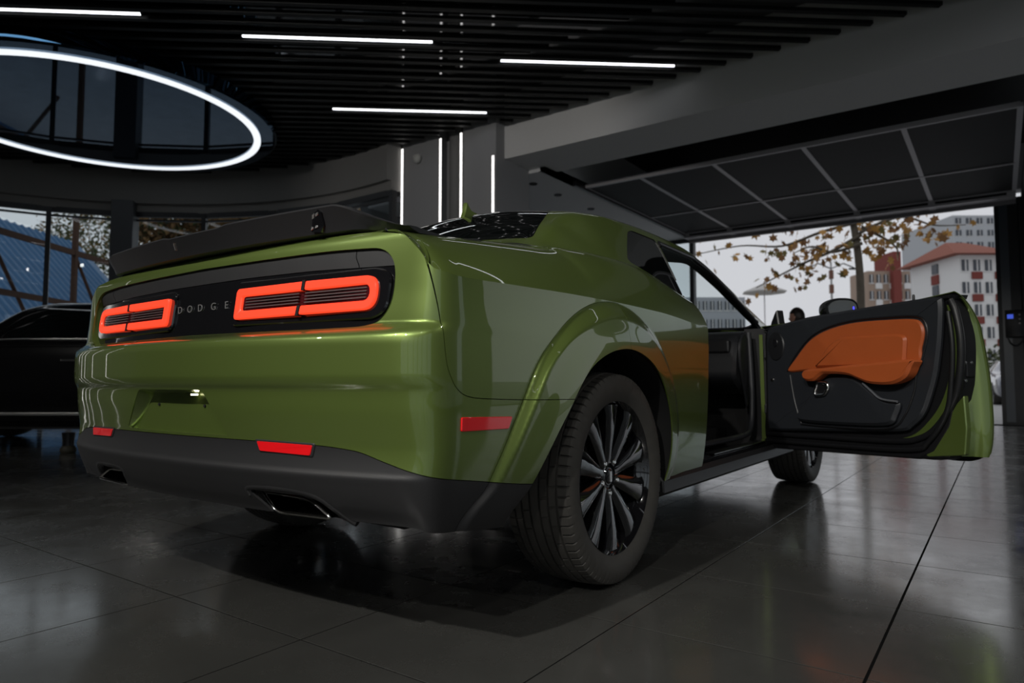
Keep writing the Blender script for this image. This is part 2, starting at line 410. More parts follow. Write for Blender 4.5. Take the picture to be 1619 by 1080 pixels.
# right-hand glazed wall and rear wall (behind the viewpoint)
def glazed(name, x0, x1, y0, y1, n, k0):
    ln = max(x1-x0, y1-y0); ax = 0 if (x1-x0) > (y1-y0) else 1; step = ln/n
    for i in range(n):
        a_, b_ = i*step, (i+1)*step
        bb = (lambda s, e, lo, hi, z0, z1: box(s, e, lo, hi, z0, z1)) if ax == 0 else (lambda s, e, lo, hi, z0, z1: box(lo, hi, s, e, z0, z1))
        w = obj('window_%d' % (k0+i), bb(a_, b_, -.04, .04, 3.4, 3.5)+bb(a_, b_, -.04, .04, 0, .1), FRAMEM, None, loc=(x0, y0, 0)); w['kind'] = 'structure'
        obj('mullion', bb(a_-.04, a_+.04, -.06, .06, 0, 3.5), FRAMEM, w)
        obj('pane', bb(a_+.04, b_-.04, -.006, .006, .1, 3.4), PANE, w)
glazed('r', -7.0, 6.5, -7.0, -7.0, 7, 30)
struct('wall_right', box(-7, 12.9, -7.2, -6.98, 3.5, 4.72)+box(6.5, 7.4, -7.2, -6.98, 0, 3.5), WALLG)
glazed('b', -6.9, -6.9, -7.0, -2.5, 3, 40)
struct('wall_back', box(-7.1, -6.85, -7.2, -2.5, 3.5, 4.72)+box(-7.1, -6.85, -2.5, 13.2, 0, 4.72), WALLG)
struct('wall_back_left', box(-7.0, arc(150)[0]+.2, arc(150)[1]-.1, arc(150)[1]+.15, 0, 4.72), WALLG)
# ---- slatted ceiling
DV = np.array([.632, -.775]); DV /= np.linalg.norm(DV); PV = np.array([-DV[1], DV[0]]); SP = .185; SZ = 4.25
poly = [(6.42, -7.0), (6.42, 3.44), (6.20, 3.44), (6.20, 5.2)]+[tuple(arc(a, FR-.14)) for a in np.linspace(-8, 150, 40)]+[(-6.8, arc(150)[1]-.15), (-6.8, -7.0)]
slats = empty('slat_ceiling', (0, 0, SZ)); slats['kind'] = 'structure'
cs = [np.dot(p, PV) for p in poly]; c = math.floor(min(cs)/SP)*SP+.03; ns = 0
while c < max(cs):
    xs = []
    for i in range(len(poly)):
        a_, b_ = np.array(poly[i]), np.array(poly[(i+1) % len(poly)]); ca, cb = a_@PV-c, b_@PV-c
        if ca*cb < 0: q = a_+(b_-a_)*ca/(ca-cb); xs.append(q@DV)
    xs.sort()
    for s0, s1 in zip(xs[::2], xs[1::2]):
        if s1-s0 < .1: continue
        o_ = DV*s0+PV*c
        m_ = box(0, s1-s0, -.028, .028, 0, .038)
        obj('slat', m_, SLAT, slats, loc=(o_[0], o_[1], 0), rot=(0, 0, math.atan2(DV[1], DV[0]))); ns += 1
    c += SP
hanger = box(-.012, .012, -.012, .012, .13, .47); hm = None
# ---- tube lights between the slats
def tube_light(px, py, L, lab):
    c_ = round((np.dot((px, py), PV)-.03)/SP-.5)*SP+.03+SP*.5; s_ = np.dot((px, py), DV); q = DV*s_+PV*c_
    t = empty('tube_light', (q[0], q[1], SZ+.015), math.atan2(DV[1], DV[0]), label=lab, cat='light', group='tube lights between the ceiling slats')
    obj('housing', box(-L/2, L/2, -.016, .016, .006, .05), BLKSTEEL, t); obj('diffuser', rbox(-L/2+.01, L/2-.01, -.0125, .0125, -.010, .007, .003), TUBE, t)
    for x in (-L/2, L/2): obj('end_cap', box(x-.006, x+.006, -.017, .017, -.010, .05), BLKSTEEL, t)
LT = 'slim white tube light farther back among the black slats, over the showroom floor'
for a_, b_, lab in (((2.87, 4.21), (4.11, 2.68), 'slim white tube light midway between the ceiling disc and the grey beam'), ((4.88, 2.38), (6.19, .89), 'slim white tube light that runs almost up to the grey beam'), ((4.70, 4.98), (6.01, 3.43), 'slim white tube light in front of the grey column top'), ((.86, 6.0), (2.06, 4.62), 'slim white tube light right beside the ceiling disc')):
    tube_light((a_[0]+b_[0])/2, (a_[1]+b_[1])/2, math.hypot(b_[0]-a_[0], b_[1]-a_[1]), lab)
for x, y in ((.4, 3.2), (2.3, .9), (4.2, -1.4), (-1.2, .8), (.7, -1.5), (2.6, -3.8), (-3.1, 2.9), (-2.6, -1.6), (-.7, -3.9), (-4.6, .6), (5.5, -3.0), (-4.4, -3.6), (-1.5, 4.6)): tube_light(x, y, 1.98, LT)

# ---- added, unseen spots on the viewer's side, to light car, column and sedan
def added_spotlight(loc, tgt, watts, ang, lab, blend=.6, rad=.05, colr=(1., .97, .92)):
    t = empty('added_spotlight', loc, label=lab, cat='added_spotlight', group='added spots hung below the slats')
    d = (Vector(tgt)-Vector(loc)).normalized(); q = d.to_track_quat('-Z', 'Y').to_euler()
    h_ = obj('housing', lathe([(.001, .20), (.055, .20), (.062, .18), (.062, .0), (.056, .0), (.052, .03), (.001, .03)], 24), BLKSTEEL, t, rot=q, smooth=35)
    obj('lens', lathe([(.001, .022), (.050, .022), (.050, .028), (.001, .028)], 24), mat('added_spot_lens', (1, 1, 1), emit=(1., .97, .92), estr=25), t, rot=q)
    obj('stem', tube([(0, 0, .05), (0, 0, SZ-loc[2]+.02)], .012, 8), BLKSTEEL, t)
    l = bpy.data.lights.new('added_spot_lamp', 'SPOT'); l.energy = watts; l.spot_size = math.radians(ang); l.spot_blend = blend; l.shadow_soft_size = rad; l.color = colr
    o = bpy.data.objects.new('added_spot_lamp', l); COL.objects.link(o); o.parent = t; o.rotation_euler = q; o.location = d*.02
SL_ = 'added black cylinder spot hung unseen below the slats, aimed at the green car'
for loc, tgt, wt, an in (((-3.4, -.6, 3.95), (.1, .05, .62), 950, 58), ((-2.9, -3.7, 3.95), (1.3, -1.0, .4), 170, 70), ((-3.6, 2.4, 3.95), (.8, .4, .6), 180, 70), ((.6, -5.2, 3.95), (2.9, -1.4, .7), 160, 70), ((-4.5, -2.2, 3.95), (2.6, -1.4, .8), 800, 40), ((-1.6, 1.4, 3.95), (6.5, 4.2, 3.3), 400, 44), ((-3.0, 4.6, 3.95), (2.4, 6.3, .9), 260, 50)):
    added_spotlight(loc, tgt, wt, an, SL_ if tgt[1] < 1 else ('added black cylinder spot hung unseen below the slats, brightening the grey column' if tgt[0] > 5 else 'added black cylinder spot hung unseen below the slats, brightening the black sedan'))  # column and sedan spots are added only to brighten those two

# ---- round mirror disc with a light ring
disc = empty('ceiling_disc', (2.95, 7.47, 4.10), label='round glossy dark blue ceiling disc with a white light ring', cat='ceiling disc')
obj('plate', lathe([(.001, 0), (2.16, 0), (2.19, .02), (2.19, .16), (.001, .16)], 96), mat('blue_gloss_disc', (.035, .085, .15), rough=.02, metal=1.), disc, smooth=30)
obj('light_ring', lathe([(1.885, -.022), (1.975, -.022), (1.975, .002), (1.885, .002)], 96, 'z', True), mat('ring_white', (1, 1, 1), emit=(.9, .95, 1.), estr=1.6), disc, smooth=30)

# ---- overhead door, folded up under the bay ceiling
PERF = mat('perforated_black', (.010, .010, .011), rough=.6, spec=.25)
nt = PERF.node_tree; tcp = nt.nodes.new('ShaderNodeTexCoord'); vo = nt.nodes.new('ShaderNodeTexVoronoi'); vo.inputs['Scale'].default_value = 40; vo.inputs['Randomness'].default_value = 0
bp = nt.nodes.new('ShaderNodeBump'); bp.inputs['Strength'].default_value = .5; bp.inputs['Distance'].default_value = .004
nt.links.new(tcp.outputs['Object'], vo.inputs['Vector']); nt.links.new(vo.outputs['Distance'], bp.inputs['Height']); nt.links.new(bp.outputs['Normal'], nt.nodes['Principled BSDF'].inputs['Normal'])
od = empty('overhead_door', (10.3, .5, 3.70), label='black perforated overhead door raised flat beneath the bay ceiling', cat='garage door')
ys_ = [-2.30, -1.17, -.03, 1.15, 2.25, 3.18]; xs_d = [8.22, 10.62, 12.30]
for i in range(5):
    for j in range(2): obj('panel', box(xs_d[j]+.03, xs_d[j+1]-.03, ys_[i]+.03, ys_[i+1]-.03, .045, .06), PERF, od, loc=(-10.3, -.5, 0))
for y in ys_: obj('stile', box(xs_d[0], xs_d[-1], y-.030, y+.030, .035, .085), ALU, od, loc=(-10.3, -.5, 0))
for x in xs_d: obj('rail', box(x-.022, x+.022, ys_[0], ys_[-1], .030, .09), ALU, od, loc=(-10.3, -.5, 0))
obj('bottom_bar', box(12.36, 12.62, ys_[0]-.02, ys_[-1]+.02, -.04, .085), ALU, od, loc=(-10.3, -.5, 0))
obj('bottom_rubber', box(12.62, 12.68, ys_[0]-.02, ys_[-1]+.02, -.10, .02), mat('grey_rubber', (.22, .21, .22), rough=.6), od, loc=(-10.3, -.5, 0))
obj('bar_slot', box(12.35, 12.40, ys_[0]+.1, ys_[-1]-.1, -.005, .035), BLKSTEEL, od, loc=(-10.3, -.5, 0))
for y in ys_[1:-1]: obj('bar_bracket', box(12.33, 12.66, y-.05, y+.05, -.05, .04), ALU, od, loc=(-10.3, -.5, 0))
for y in (-2.42, 3.20): obj('guide_track', box(7.9, 12.7, y-.03, y+.03, .0, .12), BLKSTEEL, od, loc=(-10.3, -.5, 0))
for k_, (x, z, r) in enumerate(((7.72, 3.98, .045), (7.98, 4.06, .03))):
    sh = empty('torsion_shaft', (x, .4, z), label=['thick black torsion shaft behind the grey beam', 'thin black torsion shaft beside the raised door'][k_], cat='shaft')
    obj('shaft', tube([(0, -2.9, 0), (0, 2.8, 0)], r, 12), BLKSTEEL, sh, smooth=60)
    for y in (-2.2, -1.0, .2, 1.4, 2.4): obj('bracket', box(-.05, .05, y-.04, y+.04, -.02, 4.598-z), ALU if k_ == 0 else BLKSTEEL, sh)
# door post with controller
post = struct('trim_3', box(FX-.12, FX+.10, -2.48, -2.02, 0, 3.72), BLKSTEEL)
obj('glass_strip', box(FX-.128, FX-.12, -2.20, -2.08, .05, 3.6), mat('post_glass', (.05, .06, .075), rough=.3), post)
obj('conduit', tube([(FX-.14, -2.36, 0.05), (FX-.14, -2.36, 3.6)], .02, 8), BLKSTEEL, post, smooth=60)
cb = empty('door_controller', (FX-.13, -2.24, 1.42), label='black controller box with a blue display on the door post', cat='controller')
obj('case', rbox(-.09, 0, -.13, .13, 0, .44, .012), BLKSTEEL, cb, smooth=40); obj('display', box(-.094, -.089, .02, .10, .30, .37), mat('blue_display', (.02, .04, .2), emit=(.08, .15, .9), estr=.9), cb)
for z in (.22, .29, .36): obj('button', lathe([(.001, -.100), (.012, -.099), (.014, -.088)], 12, 'x').moved((0, -.06, z)), mat('button_white', (.5, .45, .45)), cb)
obj('cable', tube(smooth_poly([(-.05, .10, 0), (-.06, .06, -.10), (-.05, -.02, -.13), (-.05, -.09, -.06), (-.05, -.10, 0)], 6, False), .010, 6), BLKSTEEL, cb, smooth=60)
sn = empty('smoke_detector', (PX-.06, 4.92, 4.02), label='small white dome sensor high on the grey column', cat='sensor')
obj('bracket', box(0, .06, -.03, .03, -.02, .06), ALU, sn); obj('dome', lathe([(.001, -.075), (.04, -.06), (.058, -.02), (.062, .02), (.05, .04), (.001, .042)], 24), mat('sensor_white', (.55, .55, .53), rough=.4), sn, smooth=50)
# ================================================================== THE GREEN CAR
# car axes: x forward from the rear bumper, y to the car's left, z up
PAINT = mat('green_paint', (.130, .184, .042), rough=.34, metal=.55, coat=1., coat_rough=.015)
BLK = mat('black_plastic', (.018, .018, .019), rough=.48, bump=(900, .06, .001))
GLOSSBLK = mat('gloss_black', (.006, .006, .007), rough=.06, coat=1.)
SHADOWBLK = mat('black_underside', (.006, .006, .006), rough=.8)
RUBBER = mat('tyre_rubber', (.050, .047, .042), rough=.62, noise=(30, .25))
SEAL = mat('rubber_seal', (.008, .008, .009), rough=.4)
TINT = mat('tinted_glass', (.004, .005, .005), rough=.02, coat=1., spec=.8)
CHROME = mat('chrome', (.75, .74, .72), rough=.12, metal=1.)
DARKCHROME = mat('dark_chrome', (.20, .20, .20), rough=.18, metal=1.)
WHEELBLK = mat('wheel_black', (.006, .006, .007), rough=.08, coat=1., spec=.7)
DASH = mat('dash_vinyl', (.012, .0125, .014), rough=.45, bump=(500, .08, .001))
TRIMBLK = mat('door_trim_vinyl', (.020, .022, .026), rough=.42, bump=(600, .08, .001))
TAN = mat('orange_leather', (.42, .090, .022), rough=.42, bump=(450, .12, .001), noise=(12, .06))
REDLENS = mat('red_reflector', (.80, .008, .012), rough=.2, coat=1.)
REDGLOW = mat('tail_light_glow', (.6, .03, .02), rough=.25, emit=(1., .062, .020), estr=1.55)
DARKLENS = mat('dark_red_lens', (.050, .006, .008), rough=.1, coat=1.)
LENSRIB = mat('lens_rib', (.20, .15, .15), rough=.25, metal=.6)
WHITELET = mat('badge_silver', (.55, .55, .55), rough=.25, metal=.8)

car = empty('car', (2.5, 0, 0), label='green metallic two-door muscle car with red tail lights and an open passenger door', cat='car')
CL = (-2.5, 0, 0)
def cobj(name, m, mats, thick=0., parent=car, smooth=None, label=None, rim_in=False):
    o = obj(name, m, mats, parent, thick, CL if parent is car else (0, 0, 0), smooth=smooth, rim_in=rim_in)
    if label: o['label'] = label
    return o

# ---- plan control rows (half body): lower bumper row A, upper row B
PA = [(0, 0), (.002, .15), (.009, .3), (.022, .45), (.042, .6), (.066, .72), (.090, .81), (.117, .872), (.160, .917), (.27, .938), (.5, .944)]
PB = [(.106, 0), (.107, .15), (.110, .3), (.117, .45), (.128, .6), (.140, .72), (.150, .81), (.160, .868), (.183, .914), (.27, .938), (.5, .944)]
PS = [(.8, .945), (1.12, .945), (1.46, .944), (1.8, .942), (2.1, .938), (2.6, .928), (3.2, .925), (3.6, .93), (4.07, .935), (4.4, .925), (4.65, .88), (4.8, .78), (4.9, .6), (4.97, .3), (4.99, 0)]
PA = np.array(PA+PS); PB = np.array(PB+PS)
ku = np.concatenate([[0], np.cumsum(np.linalg.norm(np.diff(PA, axis=0), axis=1))])
ax_, ay_ = cubic(ku, PA[:, 0]), cubic(ku, PA[:, 1]); bx_, by_ = cubic(ku, PB[:, 0]), cubic(ku, PB[:, 1])
ZT = [1.085, 1.085, 1.085, 1.084, 1.082, 1.078, 1.066, 1.022, .968, .955, .960, .967, .970, .967, .950, .930, .90, .90, .90, .885, .87, .845, .82, .80, .79, .79]
zt_ = pchip(ku, ZT)
ZB = [.345, .345, .345, .345, .345, .345, .345, .345, .335, .325, .305]+[.30]*3+[.315]*5+[.30]*7
zb_ = pchip(ku, ZB)
WR = [1, 1, 1, 1, 1, .97, .86, .62, .30, .06]+[0]*16
wr_ = pchip(ku, WR)
dxA = pchip([.30, .345, .39, .44, .463, .475, .53, .56, .62, .672, .69, .712, .785, .805, .82, 1.2], [.10, .085, .055, .030, .022, .028, .036, .032, .022, .016, .006, 0, 0, .004, .014, .014])
dxB = pchip([.3, .8, .93, 1.04, 1.06, 1.075, 1.09], [-.016, -.016, 0, .012, .015, .021, .034])
dy_ = pchip([.24, .30, .36, .45, .55, .70, .82, .93, .98], [-.06, -.042, -.024, -.008, 0, .004, .003, -.003, -.006])
# wheel opening and flare outlines in polar form round the axle (angle measured from forward, over the top)
WX, WZ, WR_ = 1.12, .365, .365
th_o = np.radians([-30, 0, 8, 31, 50, 77, 99, 114, 131, 146, 161, 176, 184, 200])
r_open = pchip(th_o, [.432, .424, .426, .440, .442, .436, .446, .460, .480, .491, .526, .590, .668, .70])
th_f = np.radians([-30, 0, 30, 60, 90, 117.5, 133, 145, 155, 175, 182, 200])
r_flare = pchip(th_f, [.50, .51, .545, .575, .60, .628, .647, .668, .678, .756, .852, .90])
def polar(x, z, wx=WX): a = np.arctan2(z-WZ, x-wx); a = np.where(a < -np.pi/2, a+2*np.pi, a); return np.hypot(x-wx, z-WZ), a
def flare_h(x, z):
    r, a = polar(x, z); ri, ro = r_open(a), r_flare(a); s = np.clip((r-ri)/np.maximum(ro-ri, .02), 0, 2)
    fade = sst(-.2, .9, np.radians(200)-a)*(.35+.65*sst(np.radians(20), np.radians(100), a))
    e0 = .62+.20*sst(np.radians(110), np.radians(150), a)
    h = .028*(1-sst(e0, 1.0, s))+.010*(1-sst(0., .8, s))
    h = h*(r < .95)*fade
    r2, a2 = polar(x, z, 4.07); h2 = .022*(1-sst(.44, .60, r2))*(r2 < .7)
    return h+h2
FRX = 4.07
def shell(u, z):
    b = sst(.812, .842, z); w = wr_(u)
    xa = ax_(u)+dxA(z)*w; xb = bx_(u)+dxB(z)*w
    X = xa*(1-b)+xb*b; Y = ay_(u)*(1-b)+by_(u)*b
    side = 1-w; fr = sst(4.6, 4.9, X)
    Y = Y+side*dy_(z)*(1-.6*fr)
    X = X-fr*np.interp(z, [.3, .55, .7, .8], [.10, 0, 0, .02])
    Y = Y+flare_h(X, z)*side
    return np.stack([X, Y, z+0*X], -1)
us = np.concatenate([np.linspace(0, .75, 60)[:-1], np.linspace(.75, 1.15, 70)[:-1], np.linspace(1.15, 2.9, 170)[:-1], np.linspace(2.9, 4.2, 60)[:-1], np.linspace(4.2, ku[-1], 90)])
vv = np.linspace(0, 1, 150)
U = us[:, None]+0*vv[None]
Z = zb_(U)+(zt_(U)-zb_(U))*vv[None]
P = shell(U, Z)
SH = grid(P, np.stack([U, Z], -1))          # half body, outboard positive y
if SH.N[len(vv)*5, 0] > 0: SH = SH.flip()
SH.N[np.abs(SH.V[:, 1]) < 1e-6, 1] = 0
SH.N /= np.linalg.norm(SH.N, axis=1, keepdims=True)

# ---- greenhouse base line and shoulder patch
gx = [.16, .45, .75, .93, 1.0, 1.2, 1.45, 1.7, 2.05, 2.5, 2.78, 3.1, 3.4, 3.6, 3.8, 4.4, 4.7, 4.95]
gy_ = pchip(gx, [.725, .705, .70, .705, .72, .755, .79, .803, .812, .816, .815, .81, .80, .79, .77, .74, .68, .5])
gz_ = pchip(gx, [1.085, 1.118, 1.150, 1.168, 1.178, 1.186, 1.178, 1.145, 1.085, 1.060, 1.05, 1.04, 1.035, 1.03, 1.02, .955, .91, .87])
iT = int(np.argmin(np.abs(us-ku[6]))); iE = int(np.argmin(np.abs(us-ku[-3])))
Tp = shell(us, zt_(us)); Tn = SH.N.reshape(len(us), len(vv), 3)[:, -1]
tt = np.linspace(0, 1, 36); rows = []
for i in range(iT, iE+1):
    T = Tp[i]; gxx = T[0]+.035*(1-sst(.16, .4, T[0])); G = np.array([gxx, float(gy_(gxx)), float(gz_(gxx))])
    k = sst(1.0, 1.5, T[0])*(1-sst(2.2, 3.0, T[0]))
    C1 = T+np.array([0, -.16, .52])*(np.array([0, T[1]-G[1], G[2]-T[2]])); C2 = T+np.array([0, .52, .92-.02*k])*np.array([0, -(T[1]-G[1]), G[2]-T[2]])
    C1[1] = T[1]-.18*(T[1]-G[1]); C1[2] = T[2]+.45*(G[2]-T[2])
    C1[0] = T[0]+.3*(gxx-T[0]); C2[0] = T[0]+.7*(gxx-T[0])
    t = tt[:, None]; rows.append((1-t)**3*T+3*t*(1-t)**2*C1+3*t*t*(1-t)*C2+t**3*G)
SHO = np.array(rows); SHA = np.stack([us[iT:iE+1][:, None]+0*tt[None], 0*SHO[..., 0]+tt[None]], -1)
SHOM = grid(SHO, SHA)
if SHOM.N[:, 2].mean() < 0: SHOM = SHOM.flip()

# ---- greenhouse: stations x -> base G, rail R, crown height
st = [(.93, .622, 1.188, 1.215), (1.0, .640, 1.212, 1.262), (1.2, .612, 1.312, 1.378), (1.45, .590, 1.405, 1.482), (1.7, .602, 1.432, 1.502), (2.05, .615, 1.440, 1.507),
      (2.5, .622, 1.432, 1.497), (2.78, .625, 1.395, 1.470), (3.1, .662, 1.290, 1.380), (3.4, .712, 1.160, 1.255), (3.6, .745, 1.080, 1.150), (3.8, .745, 1.027, 1.045)]
sx = [s[0] for s in st]; ry_ = cubic(sx, [s[1] for s in st]); rz_ = pchip(sx, [s[2] for s in st]); cz_ = pchip(sx, [s[3] for s in st])
def bspline(C, n):
    C = np.asarray(C); m = len(C); k = 3; kn = np.concatenate([[0]*k, np.arange(m-k+1), [m-k]*k]).astype(float); t = np.linspace(0, m-k-1e-9, n)
    B = np.array([[1. if kn[i] <= x < kn[i+1] else 0. for i in range(len(kn)-1)] for x in t])
    for d in range(1, k+1):
        nb = np.zeros((n, len(kn)-1-d))
        for i in range(len(kn)-1-d):
            a = kn[i+d]-kn[i]; b = kn[i+d+1]-kn[i+1]
            nb[:, i] = ((t-kn[i])/a*B[:, i] if a > 0 else 0)+((kn[i+d+1]-t)/b*B[:, i+1] if b > 0 else 0)
        B = nb
    return B@C
gxs = np.concatenate([np.linspace(.93, 1.6, 70)[:-1], np.linspace(1.6, 3.8, 120)]); rows = []
for x in gxs:
    G = np.array([x, float(gy_(x)), float(gz_(x))]); R = np.array([x, float(ry_(x)), float(rz_(x))]); cz = float(cz_(x))
    def rf(q): return np.array([x, R[1]*q, R[2]+(cz-R[2])*(1-q**2.2)])
    C = [G, G+(R-G)*.25+[0, .006, 0], G+(R-G)*.55+[0, .012, .0], G+(R-G)*.82+[0, .012, 0], R+[0, .006, .002], rf(.93)+[0, 0, .006], rf(.78), rf(.5), rf(.22), [x, 0, cz]]
    C[-2][2] = cz
    rows.append(bspline(np.array(C), 70))
GH = np.array(rows); GHM = grid(GH, np.stack([GH[..., 0], GH[..., 2]], -1))
if GHM.N[:, 2].mean() < 0: GHM = GHM.flip()
GHM.N[np.abs(GHM.V[:, 1]) < 1e-6, 1] = 0

# ---- deck lid and hood tops
q = np.linspace(0, 1, 40); a = np.linspace(0, 1, 30); lipu = np.interp(q*.80, np.maximum.accumulate(Tp[:iT+1, 1]+np.arange(iT+1)*1e-9), us[:iT+1]); lip = shell(lipu, zt_(lipu))
DK = np.zeros((40, 30, 3))
for j, aa in enumerate(a):
    x = lip[:, 0]*(1-aa)+.96*aa; DK[:, j, 0] = x; DK[:, j, 1] = q*(gy_(x)+.002); DK[:, j, 2] = np.where(aa == 0, lip[:, 2], gz_(x)+.010*(1-q**2)*min(1, aa*6)+.03*(1-q**2)*max(0, aa-.75)*4*.9)
DKM = grid(DK)
if DKM.N[:, 2].mean() < 0: DKM = DKM.flip()
hx = np.linspace(3.55, 4.94, 40); HD = np.zeros((40, 24, 3)); q = np.linspace(0, 1, 24)
for i, x in enumerate(hx):
    y = q*gy_(x); HD[i, :, 0] = x; HD[i, :, 1] = y; HD[i, :, 2] = gz_(x)+.018*(1-q**2)+.012*np.exp(-((q-.35)/.16)**2)
HDM = grid(HD)
if HDM.N[:, 2].mean() < 0: HDM = HDM.flip()

# ---- outlines
seam2 = smooth_poly([(.176, .955), (.182, .90), (.187, .851), (.195, .761), (.207, .715), (.235, .675), (.285, .656), (.40, .649), (.54, .645), (.75, .643)], 8, False)
BUMPOLY = np.vstack([seam2, [(.75, .1), (-.3, .1), (-.3, 1.2), (.150, 1.2)]])
TAILPOLY = round_poly([(-.10, 1.047), (-.10, .838), (.60, .829), (.806, .832), (.808, 1.030), (.60, 1.041)], [0, 0, .1, .11, .085, .1], 12)
PLATEPOLY = round_poly([(-.1, .672), (-.1, .545), (.283, .548), (.178, .672)], [0, 0, .01, .018], 6)
EXHPOLY = round_poly([(.352, .406), (.545, .406), (.604, .394), (.662, .330), (.61, .32), (.43, .32), (.405, .34)], .015, 5)
DOORPOLY = smooth_poly([(1.99, .325), (1.970, .40), (1.966, .50), (1.970, .60), (1.978, .72), (1.990, .82), (2.003, .92), (2.014, 1.02), (2.024, 1.12)], 6, False)
DOORPOLY = np.vstack([DOORPOLY, [(2.020, 1.5), (3.355, 1.5), (3.335, .9), (3.325, .6), (3.315, .20), (2.01, .20)]])
QWIN = round_poly([(1.515, 1.195), (1.765, 1.375), (1.83, 1.395), (2.075, 1.392), (2.062, 1.100)], .012, 4)
DWIN = round_poly([(2.095, 1.385), (2.6, 1.378), (2.80, 1.335), (3.05, 1.225), (3.30, 1.085), (3.36, 1.02), (2.05, 1.02)], .03, 5)
RWIN = round_poly([(.965, -.1), (1.0, .640), (1.44, .450), (1.475, .36), (1.49, -.1)], [0, .05, .05, .1, 0], 8)
WSH = round_poly([(2.80, -.1), (2.82, .52), (3.62, .675), (3.70, .60), (3.755, -.1)], [0, .04, .04, .2, 0], 8)
zval_ = pchip(ku[:14], [.538, .538, .538, .537, .535, .526, .502, .484, .470, .452, .418, .388, .36, .34])
GAP = .0022
def side_f(m, poly, d=0.): return sdf(m.V[:, 0], m.V[:, 2], poly)-d
def rear_f(m, poly): return sdf(m.V[:, 1], m.V[:, 2], poly)
xs_, zs_ = lambda m: m.V[:, 0], lambda m: m.V[:, 2]

# opening of the wheel arches
def arch_f(m): r, an = polar(m.V[:, 0], m.V[:, 2]); return r-r_open(an)
body = clip(SH, arch_f(SH))
r2 = lambda m: np.hypot(m.V[:, 0]-FRX, m.V[:, 2]-WZ)-.435
body = clip(body, r2(body))
# black lower band of the rear
def val_f(m): return m.A[:, 1]-zval_(m.A[:, 0])+1.*(m.V[:, 0] > .95)
upper = clip(body, val_f(body)-GAP*.5); lower = clip(body, val_f(body)+GAP*.5, -1)
# tail panel cut-out, plate recess, bumper
rearside = lambda m: np.where(m.V[:, 0] < .30, 1., -1.)
f = np.where(SH.V[:, 0] > .5, -1, 1)
tp = np.where(upper.V[:, 0] < .28, rear_f(upper, TAILPOLY), -.2); upper = clip(upper, -tp)
tp = np.where(upper.V[:, 0] < .12, rear_f(upper, PLATEPOLY), -.2); upper = clip(upper, -tp)
bump = clip(upper, side_f(upper, BUMPOLY)-GAP*.5); rest = clip(upper, side_f(upper, BUMPOLY)+GAP*.5, -1)
def flare_f(m): r, an = polar(m.V[:, 0], m.V[:, 2]); return (r_flare(an)-r)
lim = lambda m: np.where((m.V[:, 0] < 1.25), flare_f(m), -.3)
flow = clip(bump, lim(bump)-GAP*.4); bump = clip(bump, lim(bump)+GAP*.4, -1)
# front of the quarter: flare edge fades, so only its rear part is a separate seam
lim2 = lambda m: np.minimum(flare_f(m), (WX-.02)-m.V[:, 0])
fup = clip(rest, lim2(rest)-GAP*.3); rest = clip(rest, lim2(rest)+GAP*.3, -1)
doorL = clip(rest, side_f(rest, DOORPOLY)-GAP); rest = clip(rest, side_f(rest, DOORPOLY)+GAP, -1)
qside = clip(rest, 2.6-rest.V[:, 0]); ffend = clip(rest, rest.V[:, 0]-2.6)
qside = clip(qside, qside.V[:, 2]-.0)
# shoulder
sm = lambda m: m.V[:, 0]-(.176+.065*m.A[:, 1])
sb = clip(SHOM, sm(SHOM)+GAP*.5, -1); sq = clip(SHOM, sm(SHOM)-GAP*.5)
sd = clip(sq, side_f(sq, DOORPOLY)-GAP); sq = clip(sq, side_f(sq, DOORPOLY)+GAP, -1)
sqr = clip(sq, 2.6-sq.V[:, 0]); sqf = clip(sq, sq.V[:, 0]-2.6)
# greenhouse
g = GHM
rwin = clip(g, sdf(g.V[:, 0], g.V[:, 1], RWIN)-GAP); g = clip(g, sdf(g.V[:, 0], g.V[:, 1], RWIN)+GAP, -1)
wsh = clip(g, sdf(g.V[:, 0], g.V[:, 1], WSH)-GAP); g = clip(g, sdf(g.V[:, 0], g.V[:, 1], WSH)+GAP, -1)
qf = lambda m: np.where(m.V[:, 1] > .58, sdf(m.V[:, 0], m.V[:, 2], QWIN), -.3)
qwin = clip(g, qf(g)-GAP); g = clip(g, qf(g)+GAP, -1)
df = lambda m: np.where(m.V[:, 1] > .56, sdf(m.V[:, 0], m.V[:, 2], DWIN), -.3)
dwin = clip(g, df(g)-GAP); g = clip(g, df(g)+GAP, -1)
roof = clip(g, np.maximum(g.V[:, 2]-(gz_(g.V[:, 0])-.2), -1))

BODYM = [PAINT, SHADOWBLK]
bump_all = bump+bump.mirror()
cobj('rear_bumper', bump_all+sb+sb.mirror(), BODYM, .006)
lowfl = clip(lower, lim(lower)-GAP*.5); lower = clip(lower, lim(lower)+GAP*.5, -1)
cobj('lower_valance', (lambda m: m+m.mirror())(clip(lower, np.where(lower.V[:, 0] < .25, -rear_f(lower, EXHPOLY), .2))), [BLK, SHADOWBLK], .006, label='matt black lower valance')
cobj('lower_flare', lowfl, [BLK, SHADOWBLK], .008); cobj('lower_flare', lowfl.mirror(), [BLK, SHADOWBLK], .008)
for s, nm in ((-1, 'r'), (1, 'l')):
    mr = (lambda m: m.mirror()) if s < 0 else (lambda m: m)
    cobj('quarter_panel', mr(qside+sqr), BODYM, .005)
    cobj('fender_flare', mr(fup), BODYM, .010)
    cobj('fender_flare', mr(flow), BODYM, .010)
    cobj('front_fender', mr(ffend+sqf), BODYM, .005)
    cobj('quarter_window', mr(qwin.moved((0, -.004, 0))), [TINT, SHADOWBLK], .004, label='tinted quarter window')
cobj('roof', roof+roof.mirror(), [PAINT, DASH], .018, rim_in=True)
cobj('rear_window', (rwin+rwin.mirror()).moved((0, 0, -.002)), [TINT, SHADOWBLK], .004, label='tinted rear window')
